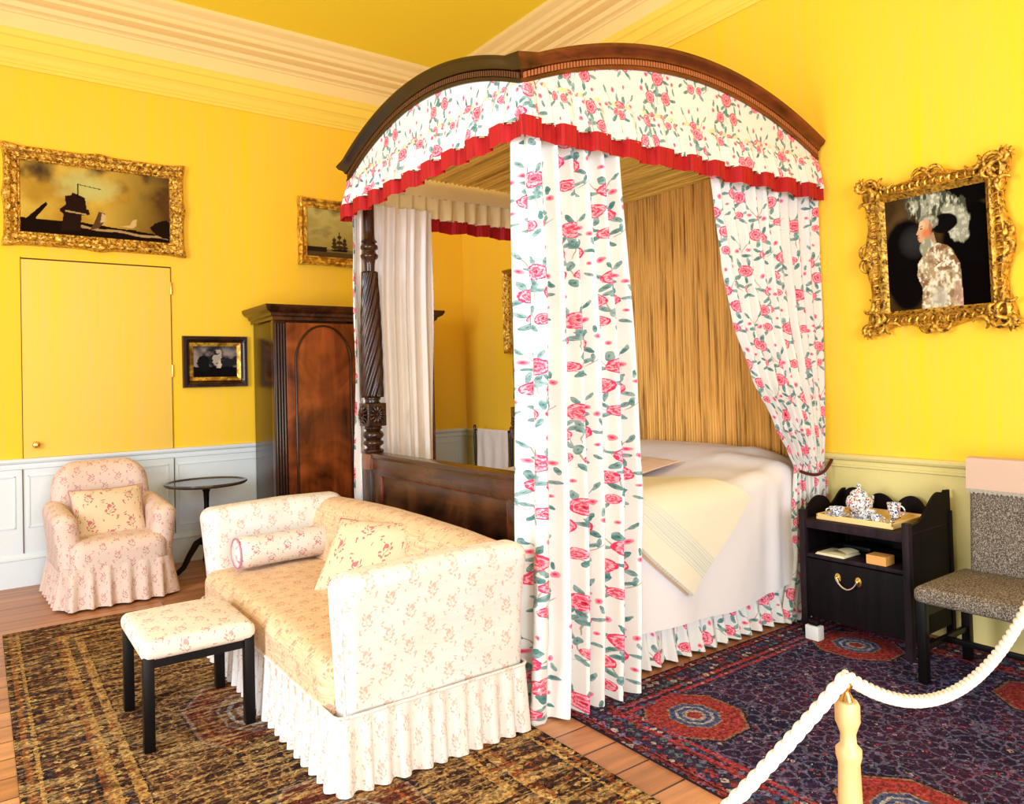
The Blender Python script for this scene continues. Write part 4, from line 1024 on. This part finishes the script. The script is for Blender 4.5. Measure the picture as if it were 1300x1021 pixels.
def footboard():
    x0, x1 = PX-.035, PX+.03; a, b = PYN+.05, PYF-.05
    mb = MB(); mb.box(x0, x1, a, b, .86, .955, .006); mb.box(x0-.012, x1+.012, a, b, .955, .985, .008); mb.box(x0+.0, x1, a, b, .43, .52, .004)
    mb.box(x0, x1, a, a+.09, .5, .87, .004); mb.box(x0, x1, b-.09, b, .5, .87, .004)
    f = mb.build('footboard', M['mahogX'], bed)
    MB().box(x0+.02, x1-.01, a+.08, b-.08, .5, .87).build('panel', m_wood('footboard_panel', (.006, .002, .002), (.12, .038, .012), 'y', .22, .8, .6), f)
    mb = MB()
    for q in ((a+.09, b-.09, .855, .87), (a+.09, b-.09, .50, .515), (a+.09, a+.105, .5, .87), (b-.105, b-.09, .5, .87)): mb.box(x0+.004, x0+.022, q[0], q[1], q[2], q[3], .004)
    mb.build('panel_moulding', M['mahogR'], f)
footboard()
for y in (PYN, PYF): MB().box(PX, -.05, y-.02, y+.02, .30, .46, .004).build('side_rail', M['mahogD'], bed)
# mattress under everything
YE = -3.95   # outer near face of the spread
def ztop(x, y=-3.2):
    k = sm(-1.0, -.35, x)-.35*sm(-.2, -.04, x); m_ = 1-abs((y-YM)/.9)**2.2
    return .80+.03*max(0, m_)+.125*k*max(0, min(1, m_*1.25+.12))+.006*nse(x*5, y*5, 2)
MB().soft(-2.06, -.09, -3.90, -2.28, .40, .775, .06, 8).build('mattress', M['lining'], bed)
def bedsurf(x, s, off=0.):
    """s: distance from the top edge, negative on the mattress, positive down the near side"""
    r = .10+off; arc = r*PI/2
    if s < -arc/2:
        y = YE+.10+(-s-arc/2); return Vector((x, y, ztop(x, y)+off))
    if s < arc/2:
        a = (s+arc/2)/arc*PI/2; y0 = YE+.10; z0 = ztop(x, y0)-.10
        return Vector((x, y0-r*math.sin(a), z0+r*math.cos(a)))
    z0 = ztop(x, YE+.10)-.10; d = s-arc/2
    return Vector((x, YE-off-.035*(d/.5)-.006*math.sin(x*14+1)*min(1, d*3)-.012*nse(x*4, d*2, 5)*min(1, d*4), z0-d))
def bedspread():
    mb = MB(); s0, s1 = -1.50, .62
    def fn(a, b):
        x = -2.06+(2.06-.085)*a; s = s0+(s1-s0)*b
        p = bedsurf(x, s)
        if s > .1: p.z = max(p.z, .0); p.z -= 0
        k = sm(.1, .6, s)
        p.z += .02*k*math.sin(x*3.0)
        # soft pull creases near the pillow
        p.y -= .014*math.sin(x*38+s*5)*sm(-.75, -.35, x)*sm(.0, .3, s); p.z += .010*math.sin(x*21-s*14+2)*sm(-.85, -.4, x)*sm(-.5, -.2, s)*(1-sm(.0, .15, s))
        p += Vector((0, 0, 1))*(.009*math.sin((x*9+s*16))*sm(-.9, -.5, x)*(1-sm(.0, .3, abs(s)))) 
        return p
    mb.grid(90, 110, fn, lambda a, b: (a*2., b*2.1))
    o = mb.build('bedspread', M['sheet'], ang=180); tag(o, 'plain white bedspread draped over the four poster mattress and pillows', 'bedspread')
    def f2(a, b):
        x = -2.06+(2.06-.085)*a; y = -2.55+.30*b if b < .6 else -2.37
        if b < .6: return Vector((x, y, ztop(x, y)))
        y0 = -2.37; return Vector((x, y0+.12*math.sin((b-.6)/.4*PI/2)*.6, ztop(x, y0)*(1-(b-.6)/.4)+.3*(b-.6)/.4))
    mb = MB(); mb.grid(40, 20, f2, lambda a, b: (a*2, b)); mb.build('far_drop', M['sheet'], o, ang=180)
bedspread()
# floral bed skirt, part of the bed
P0 = smooth_path([(-.12, -3.955), (-2.05, -3.955)], .01)
sk = MB(); ruffle(sk, [(-2.05, -3.915), (-.12, -3.915)], .016, .34, 20, .028, .004, 1.5, 6, 8, 10, .05)
sk.build('bed_skirt', M['chintz'], bed, ang=180)
def blanket():
    B = Vector((-1.27, .50)); A = Vector((-.745, .11)); e1 = (A-B); L1 = e1.length; e1 = e1/L1; e2 = Vector((e1.y, -e1.x)); 
    if e2.x > 0: e2 = -e2
    e2 = Vector((-.76, -.65)).normalized()
    Wd = 1.25
    def layer(mb, off, p0, p1, th, q0=0):
        nu, nv = 36, 56
        def f(a, b, o):
            p = B+e1*(p0+(p1-p0)*a)+e2*(q0+(Wd-q0)*b)
            return bedsurf(max(-2.0, p.x), p.y, off+o)
        mb.grid(nu, nv, lambda a, b: f(a, b, th), lambda a, b: (p0+(p1-p0)*a, b*Wd))
        mb.grid(nu, nv, lambda a, b: f(1-a, b, 0), lambda a, b: (p0+(p1-p0)*(1-a), b*Wd))
        k = 5
        for (g, n) in ((lambda t, o: f(t, 0, o), nu), (lambda t, o: f(t, 1, o), nu), (lambda t, o: f(0, t, o), nv), (lambda t, o: f(1, t, o), nv)):
            mb.grid(n, 2, lambda a, b, g=g: g(a, th*b), lambda a, b: (a, .02*b))
    mb = MB(); layer(mb, .034, 0, L1, .016); o = mb.build('folded_blanket', M['blanket'], ang=60)
    tag(o, 'cream folded blanket with pale blue stripes hanging over the bed side', 'blanket')
    mb = MB(); layer(mb, .008, .012, L1-.03, .018, .02); mb.build('under_fold', m_cloth('blanket_underside', (.78, .56, .36), None, 8, .2), o, ang=60)
blanket()
# peach folded cloth lying by the pillow
pillow(.44, .60, .035, mat=M['peach'], name='folded_cloth', label='peach folded nightdress case lying flat on the bedspread near the pillow', cat='cloth', loc=(-.98, -3.22, .885), rot=(math.radians(2), math.radians(-6), math.radians(6)), pipe=M['peach'], seed=2, piper=.003, pinch=.03)

# ------------------------------------------------------------------ bed curtains
def curtain(label, pathfn, ztop_, zbot, pleats, ampfn, full, seed, nv=70, nper=9, inner=1, lining=True, uo=0., zj=.0):
    """pathfn(z) gives the polyline the cloth follows at height z"""
    nu = int(pleats*nper); L0 = path_at(pathfn(ztop_), 0)[4]
    cache = {}
    def P(a, b, off=0.):
        z = ztop_+(zbot-ztop_)*b
        k = round(z, 4)
        if k not in cache: cache[k] = pathfn(z)
        x, y, nx, ny, L = path_at(cache[k], a)
        d = wave(a*pleats+.35*nse(z*.8, seed)*1., seed)*ampfn(z)+off+.012*nse(a*5, z*1.3, seed)
        zz = z+zj*math.sin(a*pleats*3.1)*b**8
        return (x+nx*d, y+ny*d, zz)
    mb = MB(); mb.grid(nu, nv, lambda a, b: P(a, b), lambda a, b: (a*L0*full+uo, ztop_+(zbot-ztop_)*b))
    o = mb.build('bed_curtain', M['chintz'], ang=180); tag(o, label, 'curtain')
    if lining:
        mb = MB(); mb.grid(nu, nv, lambda a, b: P(.004+.992*a, .0+b*.998, -.007*inner), lambda a, b: (a*L0*full, b*2.5)); mb.build('lining', M['lining'], o, ang=180)
    return o
# near foot corner
def pA(z):
    k = (2.6-z)/2.6; y = -3.975-.095*k
    xr = interp([(2.6, -1.665), (1.5, -1.64), (.9, -1.64), (.5, -1.69), (0, -1.735)], z)[0]
    return smooth_path([(-2.195-.02*k, -3.915), (-2.205-.04*k, y), (xr, y-.01*k)], .04)
curtain('wide rose chintz curtain falling straight to the floor at the near foot post', pA, 2.62, .012, 6.5, lambda z: .032+.016*(2.6-z)/2.6, 1.4, 11, 90, nper=14, inner=1, zj=.012)
# near head curtain, tied back
def pB(z):
    xl, = interp([(2.6, -1.0), (2.3, -.955), (2.0, -.895), (1.7, -.815), (1.4, -.68), (1.1, -.49), (.95, -.375), (.86, -.315), (.78, -.33), (.6, -.35), (.4, -.37), (0, -.47)], z)
    xr, = interp([(2.6, -.012), (1.2, -.012), (.86, -.03), (.7, -.015), (0, -.015)], z)
    bow = .03*sm(1.8, 1.0, z)-.03*sm(.9, .3, z)
    return [(xl, -3.975), ((xl+xr)/2, -3.985-bow), (xr, -3.975)]
def aB(z):
    return interp([(2.6, .024), (1.8, .026), (1.1, .020), (.86, .012), (.7, .02), (0, .035)], z)[0]
curtain('rose chintz curtain tied back in a sweep at the bed head, beside the commode', pB, 2.62, .012, 9.5, aB, 1.45, 23, 90, inner=1, uo=.15)
# tie back cord
tb = MB(); pts = []
for i in range(25):
    a = i/24; x = -.335+.33*a; z = .845-.035*math.sin(PI*a)+.05*a**3; pts.append((x, -4.028-.016*math.sin(PI*a), z))
tb.tube(pts, .009, 8); tag(tb.build('curtain_tieback', M['cord']), 'dark red cord tieback around the swept curtain at bed head', 'tieback')
# far foot corner: print outside, lining towards the bed
def pC2(z):
    k = (2.6-z)/2.6
    return smooth_path([(-2.215-.01*k, -2.235), (-2.205, -2.20), (-1.64-.04*k, -2.225)], .03)
curtain('rose chintz curtain at the far foot post, cream lining facing the bed', pC2, 2.53, .012, 8, lambda z: .018+.008*(2.6-z)/2.6, 1.5, 31, 60, inner=-1, uo=.4)
def pD(z):
    xl, = interp([(2.6, -.95), (2.0, -.85), (1.4, -.66), (.9, -.34), (.7, -.36), (0, -.4)], z)
    return [(xl, -2.13), (-.03, -2.13)]
curtain('rose chintz curtain tied back at the far head corner, mostly hidden', pD, 2.62, .012, 9, lambda z: .018, 1.5, 37, 50, inner=-1, uo=.7)

# ------------------------------------------------------------------ towel rail in the far corner
def towelrail():
    x, y0, y1, H = -.20, -1.06, -.46, .955
    t = thing('towel_horse', 'dark wooden towel rail standing in the far corner behind the bed', 'towel rail', (x, (y0+y1)/2, 0))
    for y in (y0, y1):
        mb = MB(); mb.lathe(x, y, [(.014, .03), (.018, .06), (.012, .12), (.016, .5), (.011, .6), (.016, .85), (.011, .92), (.015, .97), (.006, .985)], 12); mb.box(x-.14, x+.14, y-.015, y+.015, 0, .035, .008); mb.build('side_frame', M['mahogD'], t)
    for z in (H-.02, .52, .16): MB().tube([(x, y0, z), (x, y1, z)], .009, 8).build('rail', M['mahogD'], t)
    def f(a, b):
        y = y0+.035+.50*a; s = (b-.5)*.86; c = .016+.006*math.sin(a*19)*min(1, abs(s)*4)
        if abs(s) < .02: return (x+s, y, H-.004)
        return (x+(c+abs(s)*.03)*(1 if s > 0 else -1)+.008*nse(a*5, s*4, 1), y+.012*math.sin(s*6), H+.012-abs(s))
    mb = MB(); mb.grid(40, 40, f, lambda a, b: (a*.5, b*.9)); o = mb.build('towel', M['towel'], ang=180); tag(o, 'pale towel folded over the rail in the far corner', 'towel')
towelrail()

# ------------------------------------------------------------------ bedside commode
def commode():
    x0, x1, y0, y1 = -.505, -.045, -4.70, -4.115     # y0 = right side in the photo
    zt = .615
    t = thing('bedside_commode', 'near black tray top bedside commode with scalloped gallery and open shelf', 'bedside table', ((x0+x1)/2, (y0+y1)/2, 0))
    for x in (x0, x1-.035):
        for y in (y0, y1-.035):
            h = zt+.05 if x == x0 else zt+.06
            MB().box(x, x+.035, y, y+.035, .011, h, .004).build('post', M['ebonyF'] if x == x0 else M['ebony'], t)
    MB().box(x0+.008, x1-.01, y0+.01, y1-.01, zt-.045, zt, .003).build('tray_top', M['ebonyF'], t)
    MB().box(x0+.01, x1-.01, y0+.01, y1-.01, .415, .435, .003).build('shelf', M['ebonyF'], t)
    for y in (y0+.006, y1-.018): MB().box(x0+.02, x1-.02, y, y+.012, .10, zt-.01).build('side_panel', M['ebony'], t)
    MB().box(x1-.025, x1-.012, y0+.02, y1-.02, .10, zt-.01).build('back_panel', M['ebony'], t)
    # gallery with scalloped top
    def gal(name, fn0, L, hfn, th):
        mb = MB(); n = 40; pts = [(L*i/n, hfn(i/n)) for i in range(n+1)]; poly = [(0, 0)]+[(a, b) for a, b in pts]+[(L, 0)]
        mb.prism(poly, lambda p: fn0(p, 0), lambda p: fn0(p, th)); mb.build(name, M['ebony'], t, ang=30, recalc=True)
    sc = lambda u: .045+.062*max(0, math.sin(PI*min(1, max(0, (u-.12)/.5))))**.6*(u > .12)*(u < .62)+(.075*sm(.62, .97, u) if u >= .62 else 0)
    gal('side_gallery', lambda p, d: (x0+.02+p[0], y1-.018+d, zt+p[1]), x1-x0-.03, sc, .012)
    gal('side_gallery', lambda p, d: (x0+.02+p[0], y0+.006+d, zt+p[1]), x1-x0-.03, lambda u: .035+.02*math.sin(u*PI)**2+.12*sm(.2, .75, u)+(.012 if u > .85 else 0), .012)
    gal('back_gallery', lambda p, d: (x1-.026+d, y1-.02-p[0], zt+p[1]), y1-y0-.04, lambda u: .04+.085*abs(math.sin(PI*u*3.5+.5))**.55*(.75+.35*abs(u-.5)*2), .012)
    d = MB().box(x0+.006, x0+.028, y0+.036, y1-.036, .10, .41, .003).build('door', M['ebony'], t)
    for y in (-4.33, -4.44):
        mb = MB(); n = 16; vs = [(x0+.006-dd, y+r*math.cos(2*PI*k/n)*.75, .335+r*math.sin(2*PI*k/n)*1.15) for r, dd in ((.022, 0), (.022, .004), (.010, .006), (.008, .018), (.001, .02)) for k in range(n)]
        mb.add(vs, [(i*n+k, i*n+(k+1) % n, (i+1)*n+(k+1) % n, (i+1)*n+k) for i in range(4) for k in range(n)]); mb.build('backplate', M['brass'], d, recalc=True)
    pts = [(x0-.012, -4.33, .335)]+[(x0-.014, -4.33-.11*i/12, .335-.045*math.sin(PI*i/12)**.7) for i in range(1, 12)]+[(x0-.012, -4.44, .335)]
    MB().tube(pts, .005, 8).build('handle', M['silver'], d)
commode()
ZT = .6155
o = MB(); o.box(-.455, -.10, -4.60, -4.19, ZT, ZT+.016, .004)
for q in ((-.455, -.445, -4.60, -4.19), (-.11, -.10, -4.60, -4.19), (-.455, -.10, -4.60, -4.59), (-.455, -.10, -4.20, -4.19)): o.box(*q, ZT+.012, ZT+.03, .003)
tag(o.build('tea_tray', M['tray']), 'cream painted wooden tray on top of the bedside commode', 'tray')
ZP = ZT+.0165
def revolve(name, cx, cy, prof, mat, label=None, cat=None, parent=None, group=None, n=28):
    ob = MB().lathe(cx, cy, prof, n, cap=False).build(name, mat, parent, ang=60)
    if label: tag(ob, label, cat, group)
    return ob
pot = revolve('teapot', -.27, -4.33, [(.001, ZP), (.036, ZP), (.038, ZP+.006), (.052, ZP+.02), (.066, ZP+.05), (.067, ZP+.07), (.058, ZP+.095), (.042, ZP+.108), (.040, ZP+.112)], M['china2'], 'tall round lidded china pot with red and blue pattern, behind the teacups', 'teapot')
revolve('lid', -.27, -4.33, [(.044, ZP+.110), (.044, ZP+.116), (.030, ZP+.130), (.010, ZP+.138), (.007, ZP+.146), (.013, ZP+.154), (.008, ZP+.164), (.001, ZP+.167)], M['china2'], parent=pot)
mb = MB(); mb.tube([(-.215, -4.345, ZP+.035), (-.185, -4.352, ZP+.06), (-.175, -4.356, ZP+.095)], [.014, .010, .007], 8); mb.build('spout', M['china2'], pot)
def cup(cx, cy, r, h, label, sauce=None, ang=0, mat=None, wall=.003):
    mt = mat or M['china']
    z = ZP
    if sauce:
        s = revolve('saucer', cx, cy, [(.001, ZP), (.03, ZP), (.032, ZP+.004), (sauce*.8, ZP+.009), (sauce, ZP+.016), (sauce, ZP+.018), (sauce*.8, ZP+.012), (.03, ZP+.007), (.001, ZP+.007)], mt, 'patterned china saucer under the '+label.split(' china')[0]+' teacup', 'saucer'); z = ZP+.0075
    c = revolve('teacup', cx, cy, [(.001, z), (r*.5, z), (r*.52, z+.006), (r*.8, z+h*.45), (r, z+h), (r-wall, z+h), (r*.76, z+h*.45), (r*.4, z+.01), (.001, z+.01)], mt, label, 'cup')
    pts = []
    for i in range(9):
        a = -PI/2+PI*i/8; q = r*.86+.022*math.cos(a); pts.append((cx+q*math.cos(ang), cy+q*math.sin(ang), z+h*.55+h*.3*math.sin(a)))
    MB().tube(pts, .0035, 6).build('handle', mt, c)
cup(-.41, -4.285, .040, .045, 'left blue and white china teacup on the tray front, beside the pot', .062, 2.2)
cup(-.385, -4.425, .052, .042, 'wide blue and white china teacup in the middle of tray', .072, 2.0)
cup(-.425, -4.50, .026, .042, 'smallest blue and white china cup, without saucer at tray front', None, -1.4)
cup(-.27, -4.515, .034, .085, 'tall narrow china mug standing at the right rear of tray', None, -1.4, M['china2'])
mb = MB(); mb.tube([(-.42, -4.575, ZP+.018), (-.36, -4.565, ZP+.02), (-.30, -4.56, ZP+.018)], [.004, .003, .004], 6); mb.soft(-.455, -.415, -4.592, -4.562, ZP+.008, ZP+.02, .006, 4)
tag(mb.build('teaspoon', M['silver']), 'silver spoon lying at the right edge of the tea tray', 'spoon')
ZS = .4355
mb = MB(); mb.box(-.49, -.33, -4.36, -4.20, ZS, ZS+.006, .002); mb.box(-.485, -.335, -4.355, -4.205, ZS+.006, ZS+.011, .002); tag(mb.build('notebook', M['paper']), 'cream thin notebook lying flat on the commode shelf', 'book')
mb = MB(); mb.grid(10, 6, lambda a, b: (-.46+.12*b, -4.25-.11*a, ZS+.0125+.022*math.sin(PI*a*.9)*(1-b*.4)+.001), None); mb.grid(10, 6, lambda a, b: (-.46+.12*b, -4.25-.11*(1-a), ZS+.0115+.022*math.sin(PI*(1-a)*.9)*(1-b*.4)), None); tag(mb.build('paper_sheet', M['paper'], ang=180), 'curled sheet of paper on top of the thin notebook', 'paper')
tag(MB().soft(-.30, -.16, -4.40, -4.24, ZS, ZS+.035, .012, 6).build('spectacle_case', M['black'], ang=180), 'black case behind the notebook on the commode shelf', 'case')
o = MB().box(-.485, -.40, -4.575, -4.475, ZS, ZS+.045, .002).build('card_box', M['orange'], smooth=False); tag(o, 'small orange card box on the right of the commode shelf', 'box'); MB().box(-.486, -.399, -4.576, -4.470, ZS+.004, ZS+.0405, .001).build('page_edge', M['paper'], o) if False else None
mb = MB(); mb.box(-.60, -.545, -4.27, -4.195, .0115, .085, .006); o = mb.build('plug_adaptor', M['white']); tag(o, 'small white box on the floor in front of the commode', 'box')
mb = MB(); mb.soft(-.595, -.55, -4.262, -4.205, .085, .115, .012, 5); mb.build('cap', M['ebony'], o)

# ------------------------------------------------------------------ tweed chair
def chair():
    x0, x1, y0, y1 = -.735, -.27, -5.36, -4.815
    t = thing('side_chair', 'upholstered grey tweed side chair with dark stretcher legs at right wall', 'chair', ((x0+x1)/2, (y0+y1)/2, 0))
    def f(p, q): return Vector((p.x, p.y, p.z+.018*(1-q[0]**2)*(1-q[1]**2)*(q[2] > 0)-.02*(1-(p.x-x0)/(x1-x0))*0))
    MB().soft(x0, x1+.04, y0, y1, .365, .44, .03, 12, f).build('seat', M['tweed'], t, ang=180)
    def b(p, q): return Vector((p.x+.06*(p.z-.42), p.y+0, p.z))
    MB().soft(x1-.01, x1+.06, y0, y1-.05, .42, .955, .028, 12, b).build('backrest', M['tweed'], t, ang=180)
    for x in (x0+.03, x1):
        for y in (y0+.03, y1-.03): MB().box(x-.019, x+.019, y-.019, y+.019, .0115, .38, .003).build('leg', M['black'], t)
    mb = MB(); mb.box(x0+.03, x1, y1-.04, y1-.02, .15, .175, .002); mb.box(x0+.03, x1, y0+.02, y0+.04, .15, .175, .002); mb.box((x0+x1)/2-.01, (x0+x1)/2+.01, y0+.03, y1-.03, .15, .175, .002); mb.box(x0+.03, x1, y0+.02, y0+.035, .30, .37); mb.box(x0+.03, x1, y1-.035, y1-.02, .30, .37); mb.build('stretcher', M['black'], t)
    # head cloth with lace edge
    bx = lambda z: x1-.018+.06*(z-.42)
    def g(a, b_):
        y = y1-.044-(y1-y0-.04)*a; s = b_*.34
        if s < .145: return (bx(.825+s), y, .825+s)
        if s < .235: q = (s-.145)/.09; return (bx(.972)+.088*q, y, .972+.006*math.sin(PI*q))
        q = s-.235; return (bx(.972)+.092, y, .972-q)
    mb = MB(); mb.grid(20, 30, g, lambda a, b_: (a*.5, b_*.34)); o = mb.build('chair_back_cover', M['antim'], ang=60); tag(o, 'pale pink linen headrest cloth over the tweed chair back', 'cloth')
    mb = MB(); mb.grid(60, 3, lambda a, b_: (bx(.83)-.003, y1-.046-(y1-y0-.046)*a, .828-(.018+.006*math.sin(a*160))*b_), lambda a, b_: (a*.5, b_*.03)); mb.build('lace_edge', M['lace'], o, ang=180)
chair()

# ------------------------------------------------------------------ rope barrier
def stanchion(x, y, top, label):
    t = thing('rope_post', label, 'post', (x, y, 0), 'turned wooden rope posts')
    prof = [(.10, .0125), (.10, .02), (.10, .03), (.04, .05), (.03, .08), (.024, .12), (.028, .3), (.024, .5), (.021, top-.13), (.025, top-.115), (.025, top-.10), (.016, top-.09), (.015, top-.07), (.020, top-.055), (.024, top-.045), (.024, top-.012), (.020, top-.004), (.001, top)]
    MB().lathe(x, y, prof, 24).build('shaft', M['pale'], t, ang=50)
    MB().lathe(x, y, [(.014, top-.002), (.011, top+.004), (.007, top+.012), (.007, top+.02), (.012, top+.026), (.009, top+.034), (.001, top+.037)], 16).build('finial', M['brass'], t, ang=60)
    mb = MB(); mb.tube([(x+.013*math.cos(a), y, top+.035+.013*math.sin(a)) for a in [2*PI*k/14 for k in range(14)]], .0035, 6, closed=True); mb.build('ring', M['brass'], t)
A1 = (-2.668, -5.623); TOP = .735
def off(px, dep, z=None):
    d = Fv+R2*((px-650)/FPX); return (-4.094+d.x*dep, -6.456+d.y*dep)
A2 = off(1311, 2.10); A0 = off(640, .95)
stanchion(*A1, TOP, 'pale turned wooden barrier post with brass finial, in front of the navy rug')
stanchion(*A2, .77, 'pale turned wooden barrier post at the right edge of view')
def rope(p, q, sag, label, power=1.):
    n = 900; mb = MB(); pts = []
    p, q = Vector(p), Vector(q); L = (q-p).length
    def c(t): return p.lerp(q, t)+Vector((0, 0, -sag*4*t*(1-t)))
    # three-strand laid rope
    step = .030
    tot = sum((c((i+1)/60)-c(i/60)).length for i in range(60)); turns = tot/.075
    for s in range(3):
        P = []; N = int(turns*14)
        for i in range(N+1):
            t = i/N; d = (c(min(1, t+.002))-c(max(0, t-.002))).normalized(); x = d.cross(Vector((0, 0, 1))).normalized(); y = x.cross(d)
            a = 2*PI*(turns*t+s/3); P.append(c(t)+(x*math.cos(a)+y*math.sin(a))*.0072)
        mb.tube(P, .0078, 8)
    return tag(mb.build('barrier_rope', M['rope'], ang=180), label, 'rope', 'white barrier ropes')
rope((A1[0], A1[1], TOP+.045), (A2[0], A2[1], .80), .165, 'white twisted barrier rope sagging between the post and the right edge')
rope((A1[0], A1[1], TOP+.045), (*off(560, 1.25), .30), .04, 'white twisted barrier rope running down left from the turned post')
